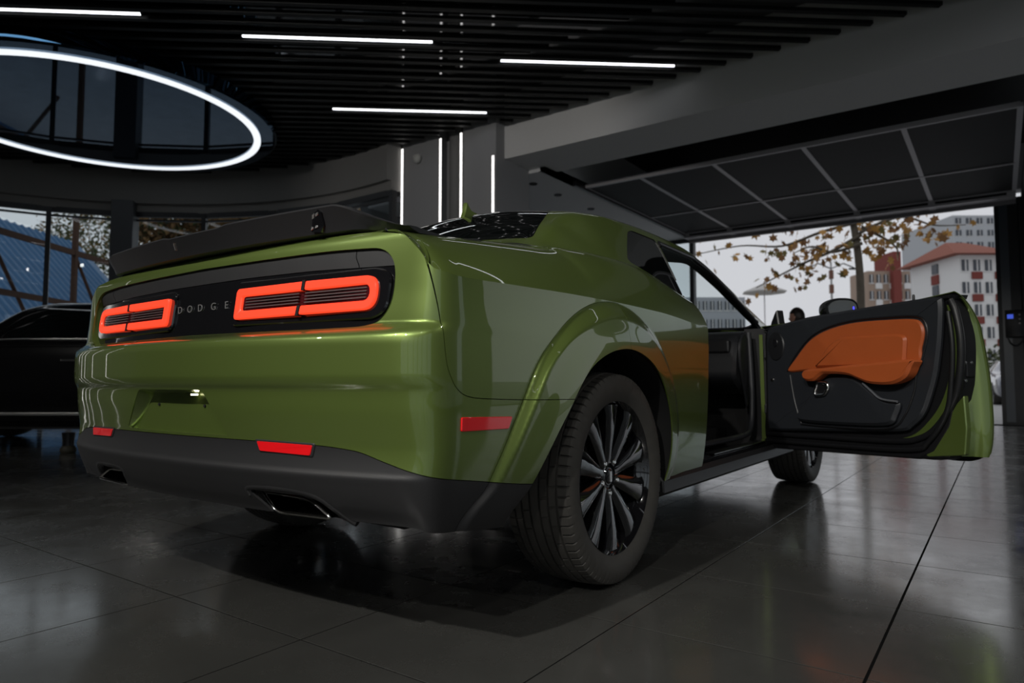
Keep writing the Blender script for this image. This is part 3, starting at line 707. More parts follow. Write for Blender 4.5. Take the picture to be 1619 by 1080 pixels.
cobj('deck_lid', DKM+DKM.mirror(), BODYM, .005)
cobj('hood', HDM+HDM.mirror(), BODYM, .005)
WINDGLASS = pane_mat('windscreen_glass', (.86, .92, .92))
cobj('windshield', wsh+wsh.mirror(), [WINDGLASS])
cobj('door_window', dwin, [WINDGLASS])
# ---- helpers on the rear and side surfaces
def xB(y, z): return np.interp(np.abs(y), PB[:11, 1], PB[:11, 0])+dxB(z)
def xA(y, z): return np.interp(np.abs(y), PA[:11, 1], PA[:11, 0])+dxA(z)
def ySide(x, z): uu = np.interp(x, PA[:20, 0], ku[:20]); return shell(uu, np.asarray(z, float))[..., 1]
def on_x(poly, fx, d0, d1, bev=0.):         # rear-facing slab: 2D (y,z) outline laid on x=fx(y,z), from depth d0 (proud, negative) to d1
    m = prism(poly, d0, d1, 'x', bev); m.V[:, 0] += fx(m.V[:, 1], m.V[:, 2]); return m
def on_y(poly, d0, d1, bev=0., sgn=-1):
    m = prism(poly, d0, d1, 'y', bev); m.V[:, 1] = sgn*(ySide(m.V[:, 0], m.V[:, 2])+m.V[:, 1]); return orient(m)
def mir(P): P = np.array(P, float).copy(); P[:, 0] *= -1; return P[::-1]

# ---- tail panel
PD = .022
def xP(y, z): return xB(y, z)+PD
yy = np.linspace(0, .84, 80); zz = np.linspace(.81, 1.07, 60); Yg, Zg = np.meshgrid(yy, zz, indexing='ij')
PG = grid(np.stack([xP(Yg, Zg), Yg, Zg], -1))
if PG.N[:, 0].mean() > 0: PG = PG.flip()
zl_ = lambda y: np.interp(np.abs(y), [0, .2, .5, .665, .8], [1.000, 1.000, .996, .990, .986])
PG = clip(PG, sdf(PG.V[:, 1], PG.V[:, 2], TAILPOLY)+.006)
gl = clip(PG, zl_(PG.V[:, 1])-.0012-PG.V[:, 2])
br = clip(PG, PG.V[:, 2]-zl_(PG.V[:, 1])-.0012); br.V[:, 0] -= .014*sst(0, .03, br.V[:, 2]-zl_(br.V[:, 1]))
cobj('tail_panel', gl+gl.mirror(), [GLOSSBLK, SHADOWBLK], .01, label='gloss black tail light panel')
bc = clip(br, .664-.0015-br.V[:, 1]); be = clip(br, br.V[:, 1]-.664-.0015)
cobj('tail_band', bc+bc.mirror(), [BLK, SHADOWBLK], .01, label='matt black band above the tail lights')
cobj('tail_band', be, [BLK, SHADOWBLK], .01); cobj('tail_band', be.mirror(), [BLK, SHADOWBLK], .01)
pl = np.array([p for p in TAILPOLY if p[0] >= 0]); pl = pl[np.argsort(np.unwrap(np.arctan2(pl[:, 1]-.93, pl[:, 0]-.3)))]
pl = np.vstack([[(0., .8375)], pl, [(0., 1.0465)]])
full = np.vstack([pl, mir(pl)[1:-1]])
k = len(full); Vw = [(float(xB(y, z))-.001, y, z) for y, z in full]+[(float(xP(y, z))+.004, y, z) for y, z in full]
cobj('tail_panel_rim', orient(M(Vw, [(i, (i+1) % k, k+(i+1) % k, k+i) for i in range(k)])), PAINT, smooth=40)

# ---- tail lights
def c_shape(y0, y1, z0, z1, t, r0, r1, open_side):
    """C outline: closed end on one side, open at the split."""
    o = round_poly([(y0, z0), (y1, z0), (y1, z1), (y0, z1)], [r0, r1, r1, r0], 6)
    return o
def light(s):
    yA, yB, ym, z0, z1, t = .190, .746, .478, .876, .967, .024
    root = None
    hp = round_poly([(.165, .990), (.165, .858), (.74, .852), (.778, .875), (.782, .965), (.74, .986)], [.03, .03, .05, .03, .03, .05], 6)
    hp = hp if s > 0 else mir(hp)
    root = cobj('tail_light', on_x(hp, xP, -.010, .004, .004), GLOSSBLK, smooth=30, label='lit red tail light')
    def add(nm, poly, d0, d1, m, bev=0.):
        poly = np.array(poly); poly = poly if s > 0 else mir(poly)
        o = obj(nm, on_x(poly, xP, d0, d1, bev), m, root, smooth=35); return o
    # two U-shaped glowing segments, split near the middle by a slanted line
    def U(inner_end, g):
        if inner_end:      # towards the car's centre
            ro = [(ym-g+.008, z1), (yA, z1), (yA, z0), (ym-g-.004, z0)]; ri = [(ym-g+.006, z1-t), (yA+.030, z1-t), (yA+.030, z0+t), (ym-g-.002, z0+t)]; r0, r1 = .014, .006
        else:
            ro = [(ym+g-.004, z0), (yB, z0), (yB, z1-.002), (ym+g+.008, z1)]; ri = [(ym+g-.002, z0+t), (yB-.022, z0+t), (yB-.022, z1-t), (ym+g+.006, z1-t)]; r0, r1 = .042, .022
        return bent(ro, r0), bent(ri, r1)
    def bent(q, r, n=8):
        q = np.array(q, float); out = [q[0]]
        for i in (1, 2):
            a, b, c = q[i-1], q[i], q[i+1]; p = b+(a-b)/np.linalg.norm(a-b)*r; e = b+(c-b)/np.linalg.norm(c-b)*r
            out += [(1-k/n)**2*p+2*(k/n)*(1-k/n)*b+(k/n)**2*e for k in range(n+1)]
        return np.array(out+[q[3]])
    for e in (True, False):
        ro, ri = U(e, .0075)
        if s < 0: ro = ro*[-1, 1]; ri = ri*[-1, 1]
        mid0, mid1 = ro+(ri-ro)*.12, ro+(ri-ro)*.88
        k = len(ro); rows = [(ro, -.006), (ro, -.017), (mid0, -.020), (mid1, -.020), (ri, -.017), (ri, -.006)]
        V = [(float(xP(p[0], p[1]))+d, p[0], p[1]) for poly, d in rows for p in poly]
        F = [(r*k+i, r*k+i+1, (r+1)*k+i+1, (r+1)*k+i) for r in range(5) for i in range(k-1)]+[tuple(r*k for r in range(6)), tuple(r*k+k-1 for r in range(6))]
        obj('light_bar', orient(M(V, F)), REDGLOW, root, smooth=35)
    for za, zb, sl in ((z1-t-.001, z1+.003, 1), (z0-.003, z0+t+.001, -1)):
        o0, o1 = (.006, .008) if sl > 0 else (-.004, -.002)
        add('light_divider', [(ym+o0-.0055, za), (ym+o0+.0055, za), (ym+o1+.0055, zb), (ym+o1-.0055, zb)], -.0212, -.006, SEAL)
    add('dark_lens', round_poly([(yA+.032, z0+t+.002), (yB-.022, z0+t+.002), (yB-.022, z1-t-.002), (yA+.032, z1-t-.002)], .008, 4), -.013, -.006, DARKLENS)
    for i in range(4):
        zc = z0+t+.009+i*.0085
        for (ya, yb) in ((yA+.045, ym-.012), (ym+.012, yB-.035)): add('lens_rib', [(ya, zc-.0016), (yb, zc-.0016), (yb, zc+.0016), (ya, zc+.0016)], -.0155, -.012, LENSRIB)
light(-1); light(1)
for ch, px in zip('DODGE', (.142, .083, .022, -.052, -.121)):
    t = text_mesh(ch, .032, .0008); V = t.V; t = M(np.stack([xP(px, .925)-.003-V[:, 2], px-V[:, 0]*1.25, .925+V[:, 1]], -1), t.F)
    cobj('badge_letter', orient(t), WHITELET)

# ---- plate recess with lamps
pp = round_poly([(.283, .545), (.178, .672), (-.178, .672), (-.283, .545)], [.004, .018, .018, .004], 6)
bk = np.array([(y*.93, z) for y, z in pp]); k = len(pp)
Vp = [(float(xA(y, z))+.0005, y, z) for y, z in pp]+[(.062, y*.93, z-.012*(z > .6)) for y, z in pp]
F = [(i, (i+1) % k, k+(i+1) % k, k+i) for i in range(k)]+[tuple(k+i for i in range(k))]
pr = cobj('plate_recess', orient(M(Vp, F)), PAINT, smooth=30)
for y in (-.095, .095):
    if y < 0: obj('plate_lamp', rbox(.040, .054, y-.009, y+.009, .655, .660, .001).moved((0, 0, 0)), mat('plate_lamp_glow', (1, .9, .6), emit=(1, .9, .6), estr=6), pr)
    obj('screw_hole', lathe([(.0045, .058), (.0045, .064)], 10, 'x').moved((0, y*1.35, .625)), SHADOWBLK, pr)

# ---- reflectors and side markers
for s in (-1, 1):
    P = round_poly([(.392, .543), (.410, .510), (.600, .505), (.606, .540)], .006, 4); P = P if s > 0 else mir(P)
    o = cobj('reflector_bezel', on_x(P, xA, -.004, .01, .002), BLK, smooth=35)
    P2 = round_poly([(.402, .538), (.416, .513), (.594, .509), (.600, .535)], .005, 4); P2 = P2 if s > 0 else mir(P2)
    obj('reflector', on_x(P2, xA, -.0065, .005, .001), REDLENS, o)['label'] = 'red rear reflector'
    cobj('side_marker', on_y(round_poly([(.247, .608), (.247, .573), (.437, .570), (.452, .602)], .005, 4), -.006, .004, .0015, s), REDLENS, smooth=35, label='red side marker')

# ---- exhaust tips
for s in (-1, 1):
    op = round_poly([(.340, .396), (.548, .394), (.632, .350), (.405, .342)], [.012, .03, .016, .03], 6)
    ip = np.array([p+(np.array([.485, .369])-p)*[.035, .20] for p in op])
    if s < 0: op = mir(op); ip = mir(ip)
    k = len(op); V = []; 
    for poly, x in ((op, .34), (op, .112), (ip, .108), (ip, .30)): V += [(x+.02*abs(p[0]-s*.485), p[0], p[1]) for p in poly]
    F = [(r*k+i, r*k+(i+1) % k, (r+1)*k+(i+1) % k, (r+1)*k+i) for r in range(3) for i in range(k)]
    e = cobj('exhaust_tip', orient(M(V, F)), DARKCHROME, smooth=35, label='dark chrome exhaust tip')
    lipm = tube([(.110+.02*abs(p[0]-s*.485), p[0], p[1]) for p in (op+ip)/2], .0055, 6, True); obj('tip_lip', lipm, CHROME, e, smooth=60)
    obj('tip_throat', on_x(ip, lambda y, z: 0*y, .22, .23), SHADOWBLK, e)
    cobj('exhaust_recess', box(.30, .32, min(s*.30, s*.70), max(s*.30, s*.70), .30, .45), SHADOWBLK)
    # moulded hood over the tip
    hp = smooth_poly([(s*.345, .392), (s*.352, .414), (s*.45, .420), (s*.555, .416), (s*.612, .398), (s*.660, .352), (s*.680, .340)], 6, False)
    cobj('exhaust_hood', tube([(float(xA(p[0], p[1]))+.010, p[0], p[1]) for p in hp], .012, 8), BLK, smooth=60)
cobj('undertray', box(.20, .62, -.80, .80, .360, .37)+box(.8, 4.6, -.54, .54, .30, .40)+box(1.62, 3.55, -.88, .88, .26, .32), SHADOWBLK)

# ---- spoiler
ysp = np.concatenate([np.linspace(-.765, -.60, 16)[:-1], np.linspace(-.60, -.18, 12)[:-1], np.linspace(-.18, -.13, 6)[:-1], np.linspace(-.13, .13, 8)[:-1], np.linspace(.13, .18, 6)[:-1], np.linspace(.18, .60, 12)[:-1], np.linspace(.60, .765, 16)])
secs = []
for y in ysp:
    ay = abs(y); e = float(sst(.60, .765, ay)); h = .072*(1-.80*e)-.006*(1-sst(.13, .18, ay)); xr = .092+.042*(ay/.62)**2+.10*e*e; z0 = 1.087+.004*e
    sec = [(xr+.022, z0), (xr+.010, z0+.004), (xr+.002, z0+.4*h), (xr-.016, z0+.92*h), (xr-.012, z0+h), (xr+.012, z0+h+.001), (xr+.05, z0+.90*h), (xr+.16, z0+.52*h+.012*(1-e)), (xr+.27, z0+.028), (xr+.32, z0+.02), (xr+.30, z0+.010), (xr+.1, z0+.004)]
    secs.append([(x, y, z) for x, z in sec])
S = np.array(secs); n, k = S.shape[:2]
F = [(i*k+j, i*k+(j+1) % k, (i+1)*k+(j+1) % k, (i+1)*k+j) for i in range(n-1) for j in range(k)]+[tuple(range(k)), tuple((n-1)*k+j for j in range(k))]
SPM = mat('spoiler_black', (.016, .016, .017), rough=.38, bump=(900, .05, .001))
sp = cobj('spoiler', orient(M(S.reshape(-1, 3), F)), SPM, smooth=38, label='matt black rear spoiler')
def badge_bits(y0, z0, bits, name, m, up=0.):
    for b in bits:
        P = np.array(b, float)*.001; e = prism([(y0-p[0], z0+p[1]) for p in P], 0, .003, 'x'); e.V[:, 0] = np.where(e.V[:, 0] > .001, .012, -.003-up)+.092+.042*(e.V[:, 1]/.62)**2+.002-.018*np.clip((e.V[:, 2]-1.091)/.062-.4, 0, .6)/.52
        obj(name, orient(e), m, sp)
badge_bits(-.545, 1.122, [[(-24, -26), (8, -30), (20, -14), (24, 20), (18, 27), (-6, 18), (-20, -4)]], 'emblem_base', GLOSSBLK)
badge_bits(-.545, 1.122, [[(-12, 5), (-3, 8), (3, 18), (-6, 15)], [(4, 10), (14, 14), (16, 20), (5, 16)], [(-22, -22), (-14, -18), (-11, -9), (-19, -11)], [(-8, -18), (1, -17), (2, -13), (-5, -10)]], 'emblem_mark', WHITELET, .004)
badge_bits(.112, 1.122, [[(-4, -9), (0, -8), (4, 8), (0, 9)], [(-1, 4), (6, 9), (7, 13), (2, 11)]], 'emblem_mark', WHITELET, .004)

# ---- roof antenna fin
fin = smooth_poly([(1.375, 1.448), (1.385, 1.49), (1.395, 1.528), (1.405, 1.532), (1.435, 1.505), (1.49, 1.492), (1.45, 1.46)], 5)
cobj('antenna_fin', prism(fin, -.012, .012, 'y', .005), PAINT, smooth=40)

# ---- wheel wells
for s in (-1, 1):
    for wx, rf in ((WX, lambda a: r_open(a)), (FRX, lambda a: .435+0*a)):
        a = np.linspace(np.radians(-28), np.radians(205), 60); yy = np.array([.955, .93, .86, .58]); rr = np.array([.004, .012, .03, .035])
        A, Yq = np.meshgrid(a, yy, indexing='ij'); Rq = rf(A)+rr[None]
        if wx == WX: Yq = np.where(Yq > .9, np.minimum(Yq, ySide(wx+rf(A)*np.cos(A), np.clip(WZ+rf(A)*np.sin(A), .305, .95))-.006), Yq)
        else: Yq = np.where(Yq > .9, Yq-.02, Yq)
        m = grid(np.stack([wx+Rq*np.cos(A), s*Yq, np.maximum(WZ+Rq*np.sin(A), .30)], -1))
        cobj('wheel_liner', m, mat('liner_felt', (.010, .010, .010), rough=.85))
        cobj('liner_wall', prism([(wx+.5*math.cos(t), max(.27, WZ+.03+.5*math.sin(t))) for t in np.linspace(0, 2*np.pi, 33)[:-1]], s*.565, s*.575, 'y'), SHADOWBLK)

# ---- wheels
def make_wheel():
    w = 72; th = np.concatenate([(k+np.array([0, .08, .20, .28]))*2*np.pi/w for k in range(w)])
    rows = []                                # (y, r, groove, sipe amount)
    tr = []
    edges = [-.112, -.078, -.046, -.012, .012, .046, .078, .112]
    gro = [-.080, -.050, -.018, .018, .050, .080]
    for y in sorted(set([-.112, -.108, -.100, -.092, .092, .100, .108, .112, 0, -.034, .034, -.065, .065]+[g+d for g in gro for d in (-.0042, -.0034, .0034, .0042)])):
        dep = .008 if any(abs(y-g) < .0036 for g in gro) else 0
        crown = .365-.010*(abs(y)/.112)**3
        tr.append((y, crown-dep, dep > 0))
    side = [(-.118, .345, 0), (-.1225, .325, 0), (-.1225, .305, 0), (-.118, .285, 0), (-.110, .270, 0), (-.106, .262, 0), (-.098, .258, 0)]
    prof = [(y, r, 0) for y, r, _ in side[::-1]]+[(y, r, 1 if not g else 0) for y, r, g in tr]+[(-y, r, 0) for y, r, _ in side]
    P = np.zeros((len(th), len(prof), 3))
    for i, t in enumerate(th):
        ph = (i % 4) in (1, 2)
        for j, (y, r, tr_) in enumerate(prof):
            d = 0
            if ph:
                if tr_ and abs(y) > .083: d = .007
                elif tr_ and .02 < abs(y) < .075 and (i//4) % 2 == (0 if (y > 0) ^ (abs(y) > .05) else 1): d = .003
                elif abs(y) >= .112 and r > .33: d = .005
            tt_ = t+(.9*abs(y) if abs(y) < .08 else .9*.08)*(.5 if y > 0 else -.5)
            P[i, j] = ((r-d)*math.cos(tt_), y, (r-d)*math.sin(tt_))
    ty = grid(P, closed_u=True)
    tyre = obj('tyre', M(ty.V, ty.F), RUBBER, smooth=32)
    # fix winding
    me = tyre.data; bm = bmesh.new(); bm.from_mesh(me); bmesh.ops.recalc_face_normals(bm, faces=bm.faces); bm.to_mesh(me); bm.free()
    rim = obj('wheel', lathe([(.262, -.108), (.266, -.100), (.262, -.094), (.252, -.090), (.246, -.070), (.240, 0), (.238, .10), (.262, .108), (.262, .100), (.232, .09), (.232, -.06)], 64, 'y', True), WHEELBLK, smooth=40)
    tyre.parent = rim
    # spokes
    sec = []
    for r, wd, yf, yb in ((.045, .019, -.076, -.040), (.085, .024, -.081, -.040), (.15, .031, -.089, -.045), (.215, .040, -.095, -.050), (.250, .054, -.095, -.055)):
        sec.append([(r, yf-.000, 0), (r, yf+.002, wd*.55), (r, yf+.010, wd), (r, yb, wd*.8), (r, yb, -wd*.8), (r, yf+.010, -wd), (r, yf+.002, -wd*.55)])
    S = np.array(sec); k = 7
    sp_ = orient(M(S.reshape(-1, 3), [(i*k+j, i*k+(j+1) % k, (i+1)*k+(j+1) % k, (i+1)*k+j) for i in range(4) for j in range(k)]+[tuple(range(k)), tuple(4*k+j for j in range(k))]))
    so = None
    for i in range(10):
        an = math.radians(90+36*i)
        if so is None: so = obj('spoke', sp_, WHEELBLK, rim, rot=(0, -an, 0), smooth=28); sm_ = so.data
        else: link('spoke', sm_, rim, rot=(0, -an, 0))
    obj('hub', lathe([(.001, -.074), (.030, -.074), (.034, -.070), (.060, -.066), (.075, -.058), (.078, -.02), (.001, -.02)], 40, 'y'), WHEELBLK, rim, smooth=35)
    obj('centre_cap', lathe([(.001, -.080), (.020, -.0795), (.026, -.076), (.027, -.07)], 28, 'y'), WHEELBLK, rim, smooth=40)
    obj('cap_emblem', prism([(-.005, -.018), (.006, -.018), (.005, .018), (-.006, .018)], -.083, -.079, 'y'), WHITELET, rim)
    nut = lathe([(.001, -.082), (.006, -.082), (.0095, -.078), (.010, -.06)], 12, 'y'); no = None
    for i in range(5):
        an = math.radians(72*i+54); p = (.0575*math.cos(an), 0, .0575*math.sin(an))
        if no is None: no = obj('lug_nut', nut, CHROME, rim, loc=p, smooth=30); nm_ = no.data
        else: link('lug_nut', nm_, rim, loc=p)
    obj('brake_disc', lathe([(.09, -.01), (.175, -.01), (.175, .012), (.09, .012)], 48, 'y'), mat('brake_iron', (.10, .095, .09), rough=.4, metal=.9), rim, smooth=30)
    cal = [(math.cos(t)*r, math.sin(t)*r) for r, ts in ((.19, np.linspace(.2, 1.1, 8)), (.11, np.linspace(1.1, .2, 8))) for t in ts]
    obj('brake_caliper', prism(cal, -.05, .05, 'y', .006), mat('caliper_black', (.02, .02, .022), rough=.4), rim, smooth=30)
    vs = tube([(.253, -.09, 0), (.235, -.098, 0)], .003, 6); obj('valve_stem', vs, BLK, rim)
    return rim
w0 = make_wheel(); w0.parent = car; w0.location = (WX-2.5, -.812, WZ)
for x, y, steer in ((FRX, -.822, 0.), (WX, .812, 0.), (FRX, .822, 0.)):
    c = copy_tree(w0, car); c.location = (x-2.5, y, WZ); c.rotation_euler = (0, 0, (math.pi if y > 0 else 0)+steer)

# ---- rocker, sills, cabin
for s in (-1, 1):
    rk = [(s*.80, .235), (s*.885, .235), (s*.915, .255), (s*.912, .300), (s*.895, .322), (s*.80, .322)]
    o = cobj('rocker_panel', prism(rk, 1.53, 3.62, 'x', .006), BLK, smooth=30)
cobj('door_sill', prism([(-.895, .320), (-.885, .338), (-.80, .345), (-.74, .37), (-.70, .37), (-.70, .30), (-.895, .30)], 1.95, 3.36, 'x'), GLOSSBLK, smooth=30)
cobj('sill_plate', rbox(2.25, 3.15, -.872, -.812, .3415, .349, .002), mat('sill_metal', (.25, .25, .25), rough=.25, metal=1.))
sl = smooth_poly([(1.99, -.765, 1.0), (1.995, -.775, .55), (2.03, -.78, .42), (2.15, -.78, .385), (2.6, -.785, .380), (3.02, -.785, .385), (3.16, -.78, .43), (3.215, -.775, .58), (3.235, -.765, .80), (3.25, -.75, 1.0)], 8, False)
cobj('opening_seal', tube(sl, .017, 8), mat('opening_rubber', (.020, .021, .024), rough=.5), smooth=60)
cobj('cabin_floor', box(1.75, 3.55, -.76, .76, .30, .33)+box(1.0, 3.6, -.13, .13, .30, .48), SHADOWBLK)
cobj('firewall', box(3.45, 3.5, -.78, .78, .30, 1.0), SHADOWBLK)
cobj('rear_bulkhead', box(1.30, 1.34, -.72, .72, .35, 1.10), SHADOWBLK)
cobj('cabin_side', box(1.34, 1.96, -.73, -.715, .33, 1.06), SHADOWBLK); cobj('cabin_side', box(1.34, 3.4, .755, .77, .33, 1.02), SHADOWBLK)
hp_ = cobj('hinge_pillar', box(3.335, 3.46, -.89, -.70, .33, 1.03), SEAL)
obj('pillar_strip', prism([(-.825, .345), (-.800, .345), (-.795, .99), (-.815, .99)], 3.322, 3.34, 'x'), PAINT, hp_)
obj('pillar_bracket', rbox(3.29, 3.335, -.855, -.825, .50, .56, .006)+rbox(3.29, 3.335, -.855, -.825, .84, .90, .006), DASH, hp_)
da = smooth_poly([(3.05, .70), (3.03, .80), (3.06, .90), (3.12, .965), (3.30, 1.01), (3.55, 1.03), (3.62, 1.0), (3.60, .70), (3.3, .62)], 5)
dsh = cobj('dashboard', prism(da, -.735, .735, 'y', .02), DASH, smooth=40)
for z in (.925, .895): obj('vent_slat', rbox(3.035, 3.075, -.68, -.54, z-.004, z+.004, .003), CHROME, dsh)
obj('vent_bezel', rbox(3.03, 3.08, -.70, -.52, .87, .945, .012), SEAL, dsh)
ks = smooth_poly([(3.21, .98), (3.10, .95), (3.075, .86), (3.10, .75), (3.17, .62), (3.215, .55), (3.25, .75)], 6)
cobj('dash_end_panel', prism(ks, -.752, -.735, 'y', .006), DASH, smooth=40)
for y in (-.37, .37):
    st_ = prism(smooth_poly([(2.05, .40), (2.12, .50), (2.55, .55), (2.62, .50), (2.60, .40)], 5), y-.24, y+.24, 'y', .04)
    o = cobj('front_seat', st_, DASH, smooth=45)
    obj('seat_back', prism(smooth_poly([(2.05, .48), (1.98, .80), (1.93, 1.05), (1.99, 1.06), (2.08, .85), (2.18, .55)], 5), y-.22, y+.22, 'y', .04), DASH, o, smooth=45)
cobj('steering_wheel', tube([(2.90+.05*math.sin(t), .37+.17*math.cos(t), .86+.16*math.sin(t)) for t in np.linspace(0, 2*np.pi, 32)[:-1]], .015, 8, True), DASH, smooth=60)
# black frame seal round the side window opening
fr = np.array([p for p in DWIN if p[1] > 1.05]);
def ygh(x, z):
    j = int(np.argmin(np.abs(gxs-x))); sec = GH[j]; kk = int(np.argmin(np.abs(sec[:, 2]-z)+.0*sec[:, 1])); return sec[kk, 1]
for s in (-1, 1):
    pts = [(x, s*(ygh(x, z)-.006), z) for x, z in fr]; i0 = max(range(len(pts)), key=lambda i: pts[i][0]); 
    cobj('window_frame_seal', tube(np.array(pts), .012, 8), SEAL, smooth=60)
# front end pieces
cobj('grille', prism(round_poly([(-.70, .62), (.70, .62), (.74, .74), (-.74, .74)], .03, 4), 4.90, 4.93, 'x'), GLOSSBLK)
for y in (-.60, -.44, .44, .60): cobj('headlight', lathe([(.001, 4.945), (.055, 4.94), (.065, 4.90)], 20, 'x').moved((0, y, .68)), CHROME, smooth=40)
# ================================================================== doors
HX, HY = 3.32, -.89; OPEN = math.radians(52)
skin = (doorL+sd)
skin = clip(skin, skin.V[:, 2]-np.interp(skin.V[:, 0], [1.9, 1.99, 2.02, 2.06, 2.12, 3.4], [.40, .385, .362, .350, .345, .335]))
cobj('door', skin, BODYM, .005)             # closed driver's door
rs = skin.mirror().moved((-HX, -HY, 0))
door = obj('door', rs, [PAINT, SHADOWBLK], car, .004, (HX-2.5, HY, 0), (0, 0, OPEN)); door['label'] = 'open passenger door with black and orange trim'
def dp(pts): return [(-d, z) for d, z in pts]        # (distance from hinge, height) -> local x,z
def dprism(name, pts, y0, y1, m, bev=0., sm=35, label=None):
    o = obj(name, prism(dp(pts), y0, y1, 'y', bev), m, door, smooth=sm)
    if label: o['label'] = label
    return o
FRAME = smooth_poly([(.02, .33), (.01, .60), (.01, .85), (.02, 1.00), (.12, 1.022), (.42, 1.035), (.85, 1.05), (1.20, 1.062), (1.275, 1.06), (1.30, .98), (1.322, .88), (1.318, .75), (1.30, .62), (1.275, .50), (1.245, .40), (1.20, .352), (.9, .345), (.4, .335)], 5)
dprism('door_frame', FRAME, -.012, .085, SEAL, .012)
CRES = np.vstack([smooth_poly([(1.268, 1.03), (1.285, .90), (1.275, .76), (1.235, .63), (1.165, .53), (1.06, .448), (.90, .415)], 6, False), smooth_poly([(.90, .400), (1.08, .420), (1.20, .49), (1.283, .62), (1.312, .75), (1.318, .88), (1.298, 1.03)], 6, False)])
dprism('inner_end_panel', CRES, .070, .093, PAINT, .004, label='green painted inner end of the door')
# beltline filler between skin and trim
dprism('belt_moulding', [(.02, 1.005), (.45, 1.030), (1.0, 1.048), (1.285, 1.056), (1.292, 1.074), (.9, 1.068), (.42, 1.056), (.05, 1.022)], -.01, .10, SEAL, .006)
TRIM = smooth_poly([(.075, .43), (.070, .60), (.070, .80), (.075, .97), (.10, 1.018), (.20, 1.030), (.465, 1.052), (.85, 1.064), (1.10, 1.068), (1.235, 1.066), (1.262, 1.04), (1.254, .904), (1.238, .80), (1.215, .70), (1.157, .56), (1.09, .495), (1.03, .468), (.80, .450), (.4, .428), (.13, .412)], 5)
dprism('trim_panel', TRIM, .085, .120, TRIMBLK, .012, label='black vinyl door trim')
dprism('lower_seal_rail', [(.06, .335), (1.12, .395), (1.235, .52), (1.30, .70), (1.318, .70), (1.262, .50), (1.18, .385), (1.10, .345), (.06, .300)], .05, .090, SEAL, .008)
seal = smooth_poly([(.03, .385), (.5, .400), (.95, .415), (1.10, .438), (1.20, .50), (1.285, .62), (1.318, .75), (1.325, .88), (1.305, 1.00), (1.285, 1.05)], 8, False)
obj('weather_strip', tube([(-d, .086, z) for d, z in seal], .016, 8), SEAL, door, smooth=60)
seal2 = smooth_poly([(.03, .345), (.6, .362), (1.06, .385), (1.16, .43), (1.255, .56), (1.285, .70), (1.295, .86), (1.28, 1.0)], 8, False)
obj('weather_strip', tube([(-d, .098, z) for d, z in seal2], .012, 8), SEAL, door, smooth=60)
INS = smooth_poly([(.274, .757), (.345, .833), (.461, .925), (.602, .972), (.78, .992), (.996, .988), (1.12, .980), (1.165, .962), (1.182, .915), (1.165, .847), (1.135, .775), (.9, .772), (.6, .762), (.42, .757)], 6)
dprism('leather_insert', INS, .112, .132, TAN, .008, label='orange leather insert')
edge = smooth_poly([(.262, .757), (.335, .843), (.455, .937), (.60, .985), (.78, 1.004), (1.0, 1.0), (1.13, .992), (1.18, .97), (1.196, .915), (1.178, .84), (1.15, .77)], 6, False)
obj('insert_piping', tube([(-d, .120, z) for d, z in edge], .006, 6), SEAL, door, smooth=60)
BOL = round_poly([(.505, .772), (.605, .885), (.690, .924), (1.05, .918), (1.102, .905), (1.088, .772)], [.02, .08, .05, .03, .04, .02], 6)
dprism('insert_bolster', BOL, .125, .148, TAN, .011)
ARM = smooth_poly([(.452, .745), (.462, .712), (.50, .700), (.545, .705), (.60, .735), (.64, .738), (.72, .736), (.79, .728), (.85, .708), (.91, .690), (.99, .683), (1.06, .688), (1.125, .715), (1.155, .76), (1.160, .795), (1.0, .788), (.8, .780), (.6, .768), (.49, .762)], 5)
dprism('armrest', ARM, .118, .188, TAN, .012, label='orange leather armrest')
POC = smooth_poly([(.36, .505), (.40, .478), (.7, .478), (.975, .492), (1.03, .54), (1.048, .598), (.98, .605), (.92, .635), (.85, .680), (.78, .716), (.70, .725), (.62, .72), (.56, .700), (.50, .66), (.42, .58), (.37, .54)], 5)
dprism('map_pocket', POC, .115, .150, TRIMBLK, .014)
LOWR = smooth_poly([(.285, .735), (.315, .60), (.365, .475), (.40, .46), (.75, .462), (.98, .478), (1.06, .54), (1.115, .65), (1.13, .735)], 6, False)
obj('trim_groove', tube([(-d, .121, z) for d, z in LOWR], .005, 6), SEAL, door, smooth=60)
pk = smooth_poly([(.848, .688), (.90, .650), (.955, .615), (1.05, .604)], 6, False)
obj('pocket_edge', tube([(-d, .152, z) for d, z in pk], .006, 6), mat('satin_grey', (.10, .105, .115), rough=.35), door, smooth=60)
dprism('speaker_grille', [(.165+.075*math.cos(t), .905+.085*math.sin(t)) for t in np.linspace(0, 2*np.pi, 28)[:-1]], .115, .126, DASH, .006)
dprism('tweeter', [(.168+.022*math.cos(t), .925+.025*math.sin(t)) for t in np.linspace(0, 2*np.pi, 16)[:-1]], .124, .130, SEAL, .003)
hr = round_poly([(.520, .640), (.545, .692), (.615, .690), (.622, .662), (.595, .630), (.530, .622)], .012, 5)
obj('pull_handle', tube([(-d, .158, z) for d, z in hr], .0085, 8, True), CHROME, door, smooth=60)['label'] = 'chrome door handle ring'
dprism('handle_cup', [(d+(.57-d)*.15, z+(.658-z)*.15) for d, z in hr], .150, .157, SEAL)
dprism('window_switch', round_poly([(.115, .70), (.14, .70), (.14, .715), (.115, .715)], .004, 3), .118, .126, CHROME, .002)
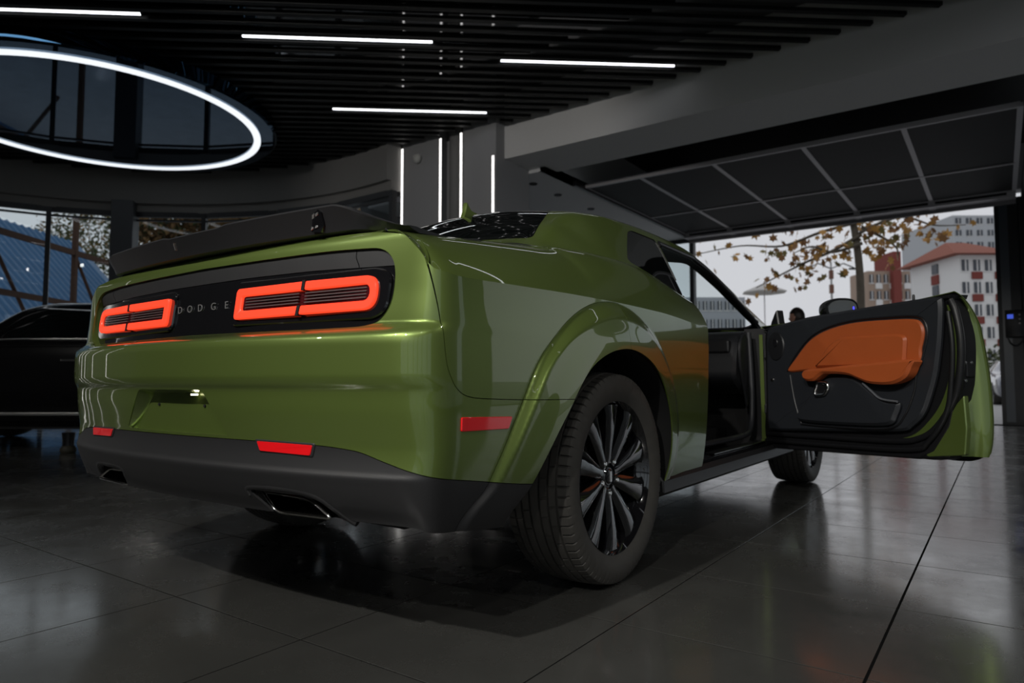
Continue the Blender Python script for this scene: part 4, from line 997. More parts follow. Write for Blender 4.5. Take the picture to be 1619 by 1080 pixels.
# latch and screws on the end face
la = obj('door_latch', rbox(-1.322, -1.300, .005, .055, .715, .775, .006), SEAL, door)
def screw(z, y): obj('latch_screw', lathe([(.001, -.012), (.007, -.010), (.0075, 0)], 12, 'x').moved((-1.312, y, z)), CHROME, door, smooth=40)
for z, y in ((.778, .060), (.778, .025), (.700, .060)): screw(z, y)
obj('lock_pin', lathe([(.006, 0), (.006, .03), (.004, .036), (.001, .037)], 10).moved((-1.10, .09, 1.060)), SEAL, door, smooth=40)
# mirror sail and mirror
sail = prism(dp([(.03, 1.015), (.045, 1.060), (.085, 1.122), (.098, 1.126), (.112, 1.06), (.118, 1.025)]), .01, .06, 'y', .006)
obj('mirror_sail', sail, SEAL, door, smooth=35)
def mirror_body(w, h, dep, x0):
    bm = bmesh.new(); bmesh.ops.create_uvsphere(bm, u_segments=28, v_segments=18, radius=1)
    for v in bm.verts:
        x, y, z = v.co
        sx_ = abs(y)**.75*(1 if y > 0 else -1); sz_ = abs(z)**.8*(1 if z > 0 else -1)
        v.co = (max(x, -.12)*dep, sx_*w, sz_*h*(1-.12*y))
    bm.verts.index_update(); m = M([tuple(v.co) for v in bm.verts], [tuple(v.index for v in f.verts) for f in bm.faces]); bm.free(); return m
mb = mirror_body(.120, .070, .11, 0).moved((-.26, -.265, 1.122))
obj('mirror_housing', mb, GLOSSBLK, door, smooth=45)
gl_ = np.array([(abs(math.cos(t))**.75*math.copysign(.103, math.cos(t)), abs(math.sin(t))**.8*math.copysign(.056, math.sin(t))*(1-.12*math.cos(t))) for t in np.linspace(0, 2*np.pi, 36)[:-1]])
obj('mirror_glass', prism(gl_, -.2765, -.2705, 'x').moved((0, -.265, 1.122)), mat('mirror_silver', (.8, .8, .82), rough=.01, metal=1.), door)
obj('blind_spot_lamp', prism([(-.085, -.02), (-.078, -.02), (-.074, .02), (-.081, .02)], -.2785, -.2766, 'x').moved((0, -.265, 1.122)), mat('blue_lamp', (.05, .05, .8), emit=(.06, .06, 1.), estr=3.), door)
obj('mirror_arm', tube([(-.16, -.02, 1.045), (-.20, -.10, 1.06), (-.25, -.20, 1.09)], .018, 8), GLOSSBLK, door, smooth=60)

# end return: folds the outer skin round to the frame
zz_ = np.linspace(.375, 1.06, 40); ex = np.interp(zz_, DOORPOLY[:49, 1], DOORPOLY[:49, 0])
def yskin(x, z):
    zc = float(zt_(np.interp(x, PA[:20, 0], ku[:20])))
    if z <= zc: return float(ySide(x, z))
    t = (z-zc)/max(float(gz_(x))-zc, .01); t = min(t, 1); j = int(np.argmin(np.abs(SHO[:, 0, 0]-x))); return float(np.interp(z, SHO[j, :, 2], SHO[j, :, 1]))
rows = []
for x, z in zip(ex, zz_):
    ys = -yskin(x+.006, z)-HY; d = x+.004-HX
    rows.append([(d, ys+.002, z), (d+.002, ys+.022, z), (d+.018, min(ys+.045, .0), z), (d+.045, .010, z), (d+.058, .055, z)])
R_ = np.array(rows); fl = grid(R_)
if fl.N[:, 0].mean() > 0: fl = fl.flip()
obj('end_flange', fl, [PAINT, PAINT], door, .003)

CORN = round_poly([(1.12, .392), (1.205, .462), (1.292, .600), (1.330, .64), (1.338, .50), (1.325, .385), (1.14, .358)], .012, 4)
dprism('inner_end_panel', CORN, .060, .0875, PAINT, .004)
# ================================================================== black sedan behind, parked cars
def make_sedan(name, paint, label, loc, rz, H=1.0, cat='car'):
    root = empty(name, loc, rz, label=label, cat=cat)
    L = 5.5
    #       x    half width  sill  shoulder z  belt(y,z)     rail(y,z)     crown
    stn = [(0.00, .62, .50, .78, (.58, .86), (.45, .90), .91), (.12, .84, .36, .82, (.76, .93), (.55, .96), .97), (.6, .93, .24, .88, (.84, 1.0), (.60, 1.04), 1.06), (.95, .945, .22, .91, (.85, 1.05), (.60, 1.12), 1.16),
           (1.6, .95, .21, .92, (.86, 1.08), (.58, 1.38), 1.44), (2.2, .95, .20, .92, (.86, 1.08), (.59, 1.45), 1.51), (3.0, .95, .20, .92, (.86, 1.08), (.59, 1.44), 1.51), (3.25, .95, .20, .92, (.86, 1.075), (.60, 1.40), 1.47), (3.75, .95, .21, .92, (.86, 1.05), (.70, 1.10), 1.18),
           (4.0, .95, .22, .91, (.84, 1.02), (.62, 1.05), 1.07), (4.8, .93, .24, .88, (.82, .97), (.60, 1.00), 1.02), (5.3, .90, .30, .84, (.78, .92), (.55, .95), .97), (5.45, .80, .40, .78, (.70, .86), (.5, .88), .89), (5.5, .66, .46, .72, (.6, .78), (.45, .80), .81)]
    X = [q[0] for q in stn]; col = lambda fn: pchip(X, [fn(q) for q in stn])
    W, S0, SHZ, BY, BZ, RY, RZ, CZ = col(lambda q: q[1]), col(lambda q: q[2]), col(lambda q: q[3]), col(lambda q: q[4][0]), col(lambda q: q[4][1]), col(lambda q: q[5][0]), col(lambda q: q[5][1]), col(lambda q: q[6])
    xs = np.concatenate([np.linspace(0, .6, 24)[:-1], np.linspace(.6, 5.0, 110)[:-1], np.linspace(5.0, 5.5, 22)]); rows = []
    for x in xs:
        w, s0, sh, by, bz, ry, rz_, cz = [float(f(x)) for f in (W, S0, SHZ, BY, BZ, RY, RZ, CZ)]
        C = [(w*.86, s0), (w*.96, s0+.04), (w, s0+(sh-s0)*.4), (w*.995, s0+(sh-s0)*.75), (w*.985, sh), (by+.03, bz-.03), (by, bz), (by+(ry-by)*.3, bz+(rz_-bz)*.35), (by+(ry-by)*.7, bz+(rz_-bz)*.75), (ry+.01, rz_), (ry*.88, rz_+(cz-rz_)*.45), (ry*.5, cz-.012), (ry*.2, cz), (0, cz)]
        b_ = bspline(np.array(C), 64); rows.append(np.c_[np.full(64, x), b_])
    m = grid(np.array(rows))
    if m.N[:, 2].mean() < 0: m = m.flip()
    m.N[np.abs(m.V[:, 1]) < 1e-6, 1] = 0
    for wx in (.98, 4.42): m = clip(m, np.where(m.V[:, 1] > .5, np.hypot(m.V[:, 0]-wx, m.V[:, 2]-.36)-.385, 1.))
    sdw = lambda m, P: np.where((m.V[:, 1] > .5) & (m.V[:, 2] > 1.0), sdf(m.V[:, 0], m.V[:, 2], P), -.3)
    parts = []
    for P in (round_poly([(1.42, 1.11), (2.30, 1.10), (2.30, 1.415), (1.75, 1.40), (1.5, 1.25)], .03, 4), round_poly([(2.38, 1.10), (3.62, 1.095), (3.25, 1.36), (3.0, 1.415), (2.38, 1.418)], .03, 4)):
        parts.append(clip(m, sdw(m, P)-.002)); m = clip(m, sdw(m, P)+.002, -1)
    pl_ = lambda m, P: np.where(m.V[:, 2] > 1.0, sdf(m.V[:, 0], m.V[:, 1], P), -.3)
    for P in ([(.98, -.1), (1.05, .60), (1.62, .48), (1.65, -.1)], [(3.18, -.1), (3.15, .52), (3.80, .66), (3.86, -.1)]):
        parts.append(clip(m, pl_(m, np.array(P))-.002)); m = clip(m, pl_(m, np.array(P))+.002, -1)
    # doors
    dpoly = [(1.45, .30), (2.33, .27), (2.33, 1.0), (1.60, 1.0), (1.50, .8)], [(2.345, .27), (3.55, .27), (3.60, .6), (3.58, 1.0), (2.345, 1.0)]
    drs = []
    for P in dpoly:
        f_ = lambda m: np.where(m.V[:, 1] > .7, sdf(m.V[:, 0], m.V[:, 2], np.array(P)), -.3)
        drs.append(clip(m, f_(m)-.003)); m = clip(m, f_(m)+.003, -1)
    body = obj('body', m+m.mirror(), [paint, SHADOWBLK], root, .006)
    for dr in drs:
        for sgn in (1, -1):
            d_ = obj('door', dr if sgn > 0 else dr.mirror(), [paint, SHADOWBLK], root, .006)
            hx_ = dr.V[:, 0].min()+.22; obj('door_handle', rbox(hx_-.10, hx_+.10, sgn*.945-.012, sgn*.945+.012, .855, .88, .006), CHROME, d_)
    for k_, q_ in enumerate(parts):
        if k_ < 2:
            for sgn in (1, -1): obj('side_window', q_ if sgn > 0 else q_.mirror(), [TINT, SHADOWBLK], root, .004)
        else: obj('rear_window' if k_ == 2 else 'windshield', q_+q_.mirror(), [TINT, SHADOWBLK], root, .004)
    for sgn in (1, -1):
        obj('chrome_strip', rbox(1.40, 3.98, sgn*.93-.012, sgn*.93+.012, .335, .362, .004), mat('satin_chrome', (.7, .7, .68), rough=.38, metal=1.), root)
        obj('window_trim', tube([(x, sgn*(float(BY(x))+.012), float(BZ(x))-.002) for x in np.linspace(1.35, 3.65, 20)], .009, 6), MATS['satin_chrome'], root, smooth=60)
        mm = mirror_body(.11, .085, .12, 0).moved((3.42, sgn*1.04, 1.14)); mo = obj('side_mirror', mm, paint, root, smooth=45)
        obj('mirror_stalk', tube([(3.44, sgn*.86, 1.07), (3.44, sgn*.98, 1.09)], .02, 8), paint, mo, smooth=60)
        obj('headlight', prism(round_poly([(sgn*.42, .70), (sgn*.66, .70), (sgn*.70, .78), (sgn*.44, .79)], .02, 4), 5.36, 5.465, 'x'), CHROME, root)
        obj('tail_lamp', prism(round_poly([(sgn*.45, .72), (sgn*.56, .72), (sgn*.56, .84), (sgn*.45, .84)], .02, 4), .02, .10, 'x'), REDLENS, root)
    gr = obj('grille', rbox(5.44, 5.52, -.40, .40, .48, .80, .02), CHROME, root)
    for k_ in range(13): obj('grille_bar', box(5.515, 5.53, -.37+k_*.0617-.011, -.37+k_*.0617+.011, .50, .78), GLOSSBLK, gr)
    obj('underbody', box(.4, 5.1, -.62, .62, .20, .5)+box(1.4, 4.0, -.85, .85, .20, .45), SHADOWBLK, root)
    for x in (.98, 4.42):
        for y in (-.82, .82):
            c = copy_tree(w0, root); c.location = (x, y, .345); c.scale = (.945,)*3; c.rotation_euler = (0, 0, math.pi if y > 0 else 0)
    return root
BLACKPAINT = mat('black_car_paint', (.004, .004, .0045), rough=.2, coat=1., coat_rough=.01)
rz_s = math.atan2(-rgt[1], -rgt[0])
make_sedan('sedan', BLACKPAINT, 'glossy black luxury sedan parked by the curved windows, chrome strip along its sill', tuple(cam_pt(-1.80, 8.0)), rz_s).scale = (1.06, 1.06, 1.06)
pf = cam_pt((113-809.5)/1079*6.75, 6.75)
prop = empty('prop_stand', tuple(pf), YAW, label='dark tapered prop with a rounded foot beneath the sill of the black sedan', cat='stand')
obj('foot', lathe([(.001, 0), (.062, 0), (.072, .015), (.070, .045), (.05, .075), (.001, .085)], 24), mat('prop_rubber', (.030, .027, .017), rough=.6), prop, smooth=50)
obj('leg', lathe([(.052, .065), (.050, .12), (.060, .20), (.001, .20)], 20).moved((0, 0, 0)), BLKSTEEL, prop, smooth=40)

# ================================================================== outside
ASPH = mat('pavement_grey', (.34, .34, .34), rough=.85, noise=(3, .2, 6))
struct('ground', box(-90, 12.75, 14.0, 220, -.10, -.05)+box(12.95, 320, -160, 220, -.10, -.03)+box(-90, -7.3, -160, 14, -.10, -.05)+box(-7.3, 12.95, -160, -7.3, -.10, -.05), ASPH)
def bearing(px, dep, z=0.): return cam_pt((px-809.5)/1079*dep, dep, z)
def zat(py, dep): return CAM[2]+(605-py)/1079*dep
WHITEW = mat('white_render', (.74, .74, .73), rough=.8); REDW = mat('brick_red', (.20, .045, .035), rough=.8); ROOFT = mat('roof_tile_red', (.26, .085, .055), rough=.8)
BUFF = mat('buff_render', (.36, .27, .21), rough=.8); WINF = mat('window_dark', (.05, .06, .075), rough=.15); CONCG = mat('grey_tower', (.42, .44, .46), rough=.8)
def building(name, label, px0, px1, dep, ytop, cols, floors, wall, front_depth=14, roof=None, panelm=None, sidewin=None, tower=None, skip=0):
    a_ = bearing(px0, dep); b_ = bearing(px1, dep); w_ = np.linalg.norm(b_-a_); h_ = zat(ytop, dep)
    rz = math.atan2(rgt[1], rgt[0]); t = empty(name, tuple(a_), rz, label=label, cat='building')
    obj('walls', box(0, w_, 0, front_depth, -.1, h_), wall, t)
    fh = h_/floors; cw = w_/cols; wm = None
    for f_ in range(skip, floors):
        for c_ in range(cols):
            x0 = c_*cw+cw*.24; z0 = f_*fh+fh*.28; m_ = box(0, cw*.52, -.12, .1, 0, fh*.5)
            if wm is None: o = obj('window', m_, WINF, t, loc=(x0, 0, z0)); wm = o.data; fm = obj('window_frame', box(-.10, cw*.52+.10, -.08, .12, -.12, 0)+box(cw*.26-.05, cw*.26+.05, -.16, 0, 0, fh*.5), WHITEW, o).data
            else: o = link('window', wm, t, (x0, 0, z0)); link('window_frame', fm, o)
            if panelm and c_ % 2 == 1: obj('spandrel', box(x0-.2, x0+cw*.52+.2, -.15, .05, z0-fh*.36, z0-fh*.04), panelm, t)
    if sidewin:
        for f_ in range(floors):
            obj('stair_window', box(sidewin, sidewin+cw*.28, -.14, .05, f_*fh+fh*.35, f_*fh+fh*.8), WINF, t); obj('stair_panel', box(sidewin, sidewin+cw*.28, -.12, .05, f_*fh-fh*.12, f_*fh+fh*.30), REDW, t)
    if roof:
        e = 1.0; V = [(-e, -e, h_), (w_+e, -e, h_), (w_+e, front_depth+e, h_), (-e, front_depth+e, h_), (w_*.30, front_depth/2, h_+roof), (w_*.72, front_depth/2, h_+roof)]
        obj('roof', orient(M(V, [(0, 1, 5, 4), (1, 2, 5), (2, 3, 4, 5), (3, 0, 4), (0, 3, 2, 1)])), ROOFT, t)
    if tower: obj('stair_tower', box(w_*tower[0], w_*tower[1], -1.0, 4, -.1, h_+tower[2]), REDW, t)
    return t
ab = building('apartment_block', 'white apartment block with a red hipped roof and brick red panels between its windows', 1522, 1596, 62, 402, 4, 6, WHITEW, 7.5, 1.9, REDW, skip=1)
for f_ in range(6):
    fh = zat(402, 62)/6; obj('stair_window', box(-.12, .05, 3.0, 3.9, f_*fh+fh*.4, f_*fh+fh*.85), WINF, ab); obj('stair_panel', box(-.14, .05, 2.9, 4.0, f_*fh-fh*.1, f_*fh+fh*.34), REDW, ab)
building('apartment_block', 'pale apartment block with buff bays and a tall dark red stair tower', 1376, 1444, 95, 428, 6, 7, BUFF, 5, None, WHITEW, tower=(.52, .70, 2.6), skip=2)
lp = bearing(1318, 38); lpo = empty('street_lamp', (lp[0], lp[1], -.03), YAW, label='slender street lamp pole with brown boxes, between the parasol and the tree', cat='street lamp')
lh = zat(412, 38); obj('pole', tube([(0, 0, 0), (0, 0, lh)], [.09, .05], 8), mat('pole_grey', (.35, .35, .35)), lpo, smooth=60)
for z in (zat(432, 38), zat(455, 38), zat(480, 38)): obj('box', rbox(-.10, .10, -.10, .10, z-.28, z+.22, .02), mat('pole_brown', (.16, .07, .045)), lpo)
for s in (-1, 1): obj('arm', tube([(0, 0, lh-.4), (0, s*.7, lh-.1), (0, s*1.3, lh-.35)], .035, 6), BLKSTEEL, lpo, smooth=60); obj('lamp_head', rbox(-.10, .10, s*1.3-.28, s*1.3+.28, lh-.45, lh-.36, .02), BLKSTEEL, lpo)
building('tower_block', 'far grey tower block rising behind the red roof', 1515, 1600, 150, 338, 5, 14, CONCG, 20, skip=9)
building('apartment_block', 'low grey apartment block seen through the car windscreen', 1075, 1180, 80, 470, 9, 5, mat('grey_render', (.40, .42, .45), rough=.8), 14, skip=2)
# terrace and parasol
tb = bearing(1205, 34); struct('terrace', box(tb[0]-.5, tb[0]+12, tb[1]-2.6, tb[1]+7, -.1, 3.4), mat('terrace_wall', (.45, .44, .42), rough=.8))
um = empty('parasol', (tb[0]+1.4, tb[1]+.2, 3.4), label='pale grey open parasol standing beyond the garage opening', cat='parasol')
n_ = 8; rr = 1.12; V = [(0, 0, 2.45)]+[(rr*math.cos(2*math.pi*i/n_), rr*math.sin(2*math.pi*i/n_), 1.98) for i in range(n_)]+[(rr*math.cos(2*math.pi*i/n_), rr*math.sin(2*math.pi*i/n_), 1.93) for i in range(n_)]+[(0, 0, 2.42)]
obj('canopy', orient(M(V, [(0, 1+i, 1+(i+1) % n_) for i in range(n_)]+[(1+i, 9+i, 9+(i+1) % n_, 1+(i+1) % n_) for i in range(n_)]+[(17, 9+(i+1) % n_, 9+i) for i in range(n_)])), mat('parasol_cloth', (.50, .49, .47), rough=.8), um)
obj('pole', tube([(0, 0, 0), (0, 0, 2.45)], .03, 8), ALU, um, smooth=60)
obj('finial', lathe([(.001, 2.44), (.03, 2.46), (.02, 2.52), (.001, 2.53)], 10), ALU, um, smooth=60)
obj('base', lathe([(.28, 0), (.28, .06), (.06, .10), (.05, .3)], 20), CONCG, um, smooth=40)
for i in range(n_): a_ = 2*math.pi*i/n_; obj('rib', tube([(0, 0, 2.40), (rr*.97*math.cos(a_), rr*.97*math.sin(a_), 1.95)], .012, 5), ALU, um)

# ---- autumn plane tree outside the door
BARK = mat('bark', (.10, .085, .065), rough=.9, bump=(30, .4, .02), noise=(8, .3))
LEAFS = [mat('leaf_gold', (.42, .22, .045), rough=.6), mat('leaf_brown', (.20, .095, .030), rough=.7), mat('leaf_olive', (.16, .13, .035), rough=.7)]
TD = 19.0; tr_ = bearing(1365, TD)
tree = empty('autumn_tree', (tr_[0], tr_[1], -.03), YAW, label='slender autumn tree with sparse golden leaves outside the garage opening', cat='tree')
def tz(py): return zat(py, TD)+.03
def tl(px): return -(px-1365)/1079*TD            # local y is to the left of the view
tpts = [(0, 0, 0), (.02, .03, 1.4), (0, .02, tz(440)), (.05, .10, tz(365)), (.1, .22, tz(320)), (.1, .3, tz(230))]
obj('trunk', tube(smooth_poly(tpts, 5, False), np.linspace(.12, .075, 26), 10), BARK, tree, smooth=60)
brs = [[(1362, 372), (1330, 392), (1300, 405), (1262, 425), (1236, 440)], [(1362, 368), (1395, 352), (1440, 340), (1490, 352), (1545, 350)], [(1360, 350), (1310, 362), (1260, 378), (1200, 372), (1130, 382)], [(1364, 385), (1320, 398), (1290, 388), (1262, 398)], [(1366, 360), (1410, 368), (1450, 380), (1470, 392)]]
lv = []
for k_, br_ in enumerate(brs):
    pts = [(-.15+.3*i+(-1)**k_*.2*i, tl(px), tz(py)) for i, (px, py) in enumerate(br_)]
    sp3 = smooth_poly(pts, 6, False); obj('branch', tube(sp3, np.linspace(.055, .012, len(sp3)), 6), BARK, tree, smooth=60)
    for i in range(len(sp3)): lv.append(sp3[i])
LV = [(0, 0), (.35, -.12), (.30, -.42), (.55, -.30), (.78, -.36), (.80, -.12), (1.0, 0), (.80, .12), (.78, .36), (.55, .30), (.30, .42), (.35, .12)]
lms = []
for m_ in LEAFS:
    me = bpy.data.meshes.new('leaf'); V = [(x*.30, y*.30, .03*math.sin(x*3)-.05*abs(y)) for x, y in LV]
    me.from_pydata(V, [], [tuple(range(len(V)))]); me.materials.append(m_); lms.append(me)
dens = [(0, 58), (1, 92), (2, 52), (3, 38), (4, 40)]; idx = 0; npt = len(lv)//len(brs)
for bi, cnt in dens:
    for _ in range(cnt):
        t_ = rng.beta(2.2, 1.3); i = min(int(t_*npt), npt-1); b_ = lv[bi*npt+i]
        p_ = b_+np.array([rng.normal(0, .35), rng.normal(0, .30), rng.normal(-.12, .22)])
        o = link('leaf', lms[rng.choice(3, p=[.5, .33, .17])], tree, tuple(p_), tuple(rng.uniform(0, 6.28, 3)), (float(rng.uniform(.6, 1.15)),)*3)
# ---- foliage masses: leaf clouds as one mesh
def leaf_cloud(c_, rad, n, size, seed):
    r_ = np.random.default_rng(seed); d = r_.normal(size=(n, 3)); d /= np.linalg.norm(d, axis=1, keepdims=True); P_ = d*(r_.uniform(.25, 1, (n, 1))**.5)*rad
    P_ += .18*np.array(rad)*np.sin(P_[:, [1, 2, 0]]*3.1+seed)
    V = []; F = []
    for p in P_:
        a_ = r_.normal(size=3); a_ /= np.linalg.norm(a_); b_ = np.cross(a_, r_.normal(size=3)); b_ /= np.linalg.norm(b_); s_ = size*r_.uniform(.6, 1.3); k = len(V)
        q = p+np.array(c_); V += [q-a_*s_, q-b_*s_*.55, q+a_*s_, q+b_*s_*.55]; F.append((k, k+1, k+2, k+3))
    return M(V, F)
CR = [mat('crown_brown', (.17, .095, .035), rough=.8), mat('crown_green', (.055, .070, .022), rough=.8), mat('crown_gold', (.22, .13, .04), rough=.8)]
def back_tree(px, dep, ztop, rad, k, lab, seed):
    p_ = bearing(px, dep); t = empty('leafy_tree', (p_[0], p_[1], -.06), label=lab, cat='tree', group='trees beyond the curved windows')
    obj('trunk', tube(smooth_poly([(0, 0, 0), (.1, .05, ztop*.4), (0, .1, ztop*.85)], 5, False), np.linspace(.16, .06, 11), 8), BARK, t, smooth=60)
    obj('crown', leaf_cloud((0, 0, ztop-rad*.75), (rad, rad, rad*.9), 2600, .11, seed), CR[k], t)['kind'] = 'stuff'
    obj('crown_tips', leaf_cloud((0, .3, ztop-rad*.6), (rad*1.05, rad*1.05, rad*.8), 900, .12, seed+50), CR[(k+1) % 3], t)['kind'] = 'stuff'
for i, (px, dep, zt_i, rad, k, lab) in enumerate(((140, 41, 11.2, 2.6, 1, 'green tree rising behind the blue roof'), (262, 23, 7.4, 1.55, 0, 'brown leaved tree beside the grey facade column'), (330, 30, 9.2, 1.95, 1, 'dark green tree between two brown ones beyond the curved windows'),
        (410, 23, 7.4, 1.45, 2, 'golden brown tree beyond the narrow curved windows'), (488, 30, 9.2, 1.8, 0, 'brown tree behind the car spoiler, beyond the windows'), (570, 23, 7.4, 1.45, 2, 'golden tree beyond the window next to the grey column'), (655, 30, 9.2, 1.8, 0, 'brown tree hidden mostly by the grey column'))):
    back_tree(px, dep, zt_i, rad, k, lab, 20+i)
# ---- blue ribbed shed beyond the curved windows
BLUE = mat('blue_sheet_metal', (.045, .13, .26), rough=.45, metal=.2, noise=(1.2, .2)); RUST = mat('rusty_steel', (.075, .035, .020), rough=.8)
A0 = bearing(-420, 13); B0 = bearing(290, 31); ln_ = np.linalg.norm((B0-A0)[:2]); rz_b = math.atan2((B0-A0)[1], (B0-A0)[0])
shed = empty('blue_shed', (A0[0], A0[1], -.06), rz_b, label='blue shed with a ribbed metal roof sloping down to the curved windows', cat='shed')
obj('wall', box(0, ln_, 0, .15, 0, 1.6), BLUE, shed)
SL = math.atan2(5.5, 5.0); rl = math.hypot(5.5, 5.0)
obj('roof_sheet', box(0, ln_, 0, rl, -.03, 0), BLUE, shed, loc=(0, 0, 1.6), rot=(SL, 0, 0))
rib = None
for i in range(int(ln_/.42)):
    P_ = [(0, 0), (.06, .07), (.12, .07), (.18, 0)]
    if rib is None: o = obj('roof_rib', prism([(x, z) for x, z in P_], 0, rl, 'y'), BLUE, shed, loc=(i*.42, 0, 1.6), rot=(SL, 0, 0)); rib = o.data
    else: link('roof_rib', rib, shed, (i*.42, 0, 1.6), (SL, 0, 0))
fr_ = empty('steel_frame', tuple(bearing(60, 14.6, -.06)), rz_b, label='rusty brown steel frame standing before the blue shed', cat='frame')
for x in (-4.2, -1.6, 1.1, 3.6): obj('post', box(x-.05, x+.05, -.05, .05, 0, 4.6), RUST, fr_)
for z in (2.55, 3.75): obj('rail', box(-4.3, 3.8, -.04, .04, z-.06, z+.06), RUST, fr_)
for x in (-1.6, 1.1): obj('brace', tube([(x, 0, 3.7), (x+1.9, 0, 1.2)], .04, 6), RUST, fr_)
# ---- hedge, parked cars and a building across the street on the right (seen in reflections and past the post)
for i, (px, dep) in enumerate(((1582, 30), (1600, 32))):
    p_ = bearing(px, dep); t = empty('hedge_bush', (p_[0], p_[1], -.03), label=['dark green bush beside the door post, behind the parked silver car', 'second dark green bush farther along behind the parked silver car'][i], cat='bush')
    obj('foliage', leaf_cloud((0, 0, 1.1), (1.1, 1.1, 1.2), 900, .10, 90+i), CR[1], t)['kind'] = 'stuff'; obj('stem', tube([(0, 0, 0), (0, 0, .9)], .06, 6), BARK, t)
SILV = mat('silver_car_paint', (.30, .31, .34), rough=.25, metal=.7, coat=1.)
sp_ = bearing(1586, 21.5); make_sedan('parked_sedan', SILV, 'silver car parked outside beyond the door post, grille towards the showroom', (sp_[0]+5.2, sp_[1]-.2, -.03), math.pi*1.03)
st_r = empty('street_house', (-9, -30, -.05), label='buff house across the street with rows of windows', cat='building')
obj('walls', box(0, 34, -10, 0, 0, 16), mat('street_house_render', (.20, .19, .17), rough=.8), st_r); wm = None
for c_ in range(9):
    for f_ in range(4):
        if wm is None: o = obj('window', box(0, 1.5, -.05, .08, 0, 1.6), WINF, st_r, loc=(1.2+c_*3.7, 0, 1.2+f_*3.1)); wm = o.data
        else: link('window', wm, st_r, (1.2+c_*3.7, 0, 1.2+f_*3.1))
# ================================================================== person standing in the bay, seen over the door
def skin(name, joints, edges, mt, parent, sub=2, root=0):
    me = bpy.data.meshes.new(name); me.from_pydata([j[0] for j in joints], edges, []); me.materials.append(mt)
    o = link(name, me, parent); md = o.modifiers.new('skin', 'SKIN'); md.use_smooth_shade = True
    for v, j in zip(me.skin_vertices[0].data, joints): v.radius = (j[1], j[1]) if not hasattr(j[1], '__len__') else j[1]; v.use_root = False
    me.skin_vertices[0].data[root].use_root = True
    sb_ = o.modifiers.new('sub', 'SUBSURF'); sb_.levels = sub; sb_.render_levels = sub
    dg = bpy.context.evaluated_depsgraph_get(); ev = bpy.data.meshes.new_from_object(o.evaluated_get(dg)); o.modifiers.clear(); o.data = ev
    ev.polygons.foreach_set('use_smooth', [True]*len(ev.polygons)); return o
pp_ = cam_pt((1264-809.5)/1079*9.0, 9.0)
per = empty('person', (pp_[0], pp_[1], 0), math.radians(70), label='person with short dark hair standing beyond the open car door, mostly hidden by it', cat='person')
SKINM = mat('skin_tone', (.42, .23, .17), rough=.55); HAIR = mat('dark_hair', (.014, .010, .009), rough=.5); JACK = mat('dark_jacket', (.012, .014, .02), rough=.8); TROU = mat('dark_trousers', (.02, .02, .024), rough=.8); SHOE = mat('dark_shoe', (.02, .016, .012), rough=.5)
J = [((0, 0, .93), .145), ((0, 0, 1.12), .135), ((0, 0, 1.28), .150), ((0, 0, 1.38), .11), ((0, 0, 1.45), .056), ((.01, 0, 1.49), .055),
     ((0, .17, 1.36), .072), ((0, .23, 1.10), .050), ((.06, .24, .86), .038), ((0, -.17, 1.36), .072), ((0, -.23, 1.10), .050), ((.06, -.24, .86), .038),
     ((0, .095, .86), .10), ((.01, .11, .50), .068), ((0, .12, .10), .048), ((0, -.095, .86), .10), ((.01, -.11, .50), .068), ((0, -.12, .10), .048)]
E_ = [(0, 1), (1, 2), (2, 3), (3, 4), (4, 5), (3, 6), (6, 7), (7, 8), (3, 9), (9, 10), (10, 11), (0, 12), (12, 13), (13, 14), (0, 15), (15, 16), (16, 17)]
body_p = skin('body', J, E_, JACK, per); body_p.data.materials.append(TROU); body_p.data.materials.append(SKINM)
for pg in body_p.data.polygons: z = pg.center.z; r_ = abs(pg.center.y); pg.material_index = 2 if (z > 1.43 or (r_ > .2 and z < .93)) else (1 if z < .92 and r_ < .2 else 0)
bm = bmesh.new(); bmesh.ops.create_uvsphere(bm, u_segments=28, v_segments=22, radius=1)
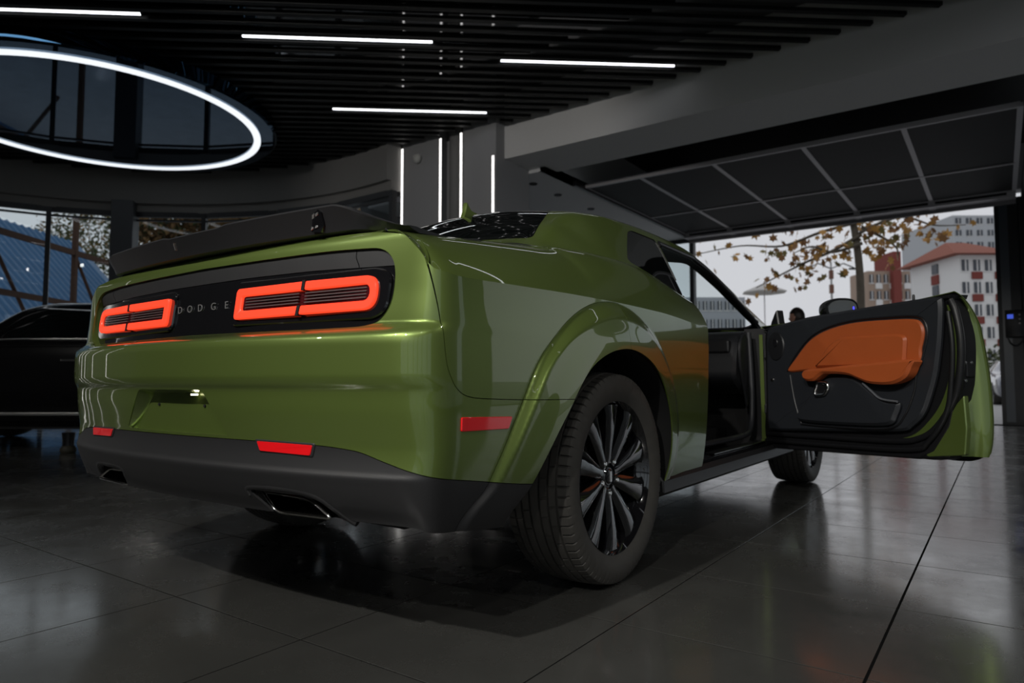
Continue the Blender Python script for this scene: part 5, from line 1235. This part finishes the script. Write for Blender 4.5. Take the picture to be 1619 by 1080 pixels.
for v in bm.verts:
    x, y, z = v.co; jaw = 1-.22*max(0, -z)**1.2; nx = x*.098*(1+.06*(z < 0))*jaw+.006; 
    if x > .6 and abs(y) < .25: nx += .022*math.exp(-((z+.12)/.18)**2)*math.exp(-(y/.13)**2)      # nose
    if x > .5: nx -= .008*math.exp(-((z-.05)/.1)**2)*math.exp(-((abs(y)-.38)/.16)**2)             # eye sockets
    v.co = (nx, y*.076*jaw, z*.118)
bm.verts.index_update(); hm_ = M([tuple(v.co) for v in bm.verts], [tuple(v.index for v in f.verts) for f in bm.faces]); bm.free()
hd = obj('head', hm_.moved((.02, 0, 1.555)), SKINM, per, smooth=80)
hr_ = hm_.moved((0, 0, 0)); hr_.V = hr_.V*[1.09, 1.10, 1.08]; keep = (hr_.V[:, 2] > .048)*1.+(hr_.V[:, 0] < .005)*(hr_.V[:, 2] > -.045)*1.
hr_ = clip(hr_, keep-.5); hr_.V += rng.normal(0, .0015, hr_.V.shape); obj('hair', hr_.moved((.015, 0, 1.56)), HAIR, hd, smooth=80)
for s in (-1, 1):
    obj('ear', lathe([(.001, 0), (.018, .004), (.026, .010), (.020, .016), (.001, .014)], 14, 'y').moved((.015, s*.074-(.008), 1.55)), SKINM, hd, smooth=60)
    obj('eye', lathe([(.001, .011), (.006, .009), (.011, 0)], 12, 'x').moved((.098, s*.03, 1.562)), mat('eye_white', (.6, .58, .55), rough=.2), hd, smooth=60)
    JH = [((.06, s*.24, .86), .036), ((.075, s*.245, .81), .040), ((.085, s*.245, .77), .036)]
    tips = [(.105, .70, .020), (.092, .685, .007), (.078, .69, -.006), (.066, .705, -.018)]
    ed = [(0, 1), (1, 2)]
    for q_ in tips: k = len(JH); JH += [((q_[0]-.005, s*(.245+q_[2]*.3), (q_[1]+.77)/2), .009), ((q_[0], s*(.240+q_[2]*.3), q_[1]), .007)]; ed += [(2, k), (k, k+1)]
    k = len(JH); JH += [((.115, s*.24, .79), .011), ((.125, s*.235, .755), .009)]; ed += [(1, k), (k, k+1)]
    skin('hand', JH, ed, SKINM, per, 1)
    obj('shoe', rbox(-.10, .17, s*.12-.048, s*.12+.048, 0, .095, .03, 3), SHOE, per, smooth=50)
obj('mouth', rbox(.098, .106, -.022, .022, 1.498, 1.504, .002), mat('lip_tone', (.35, .13, .11)), hd)
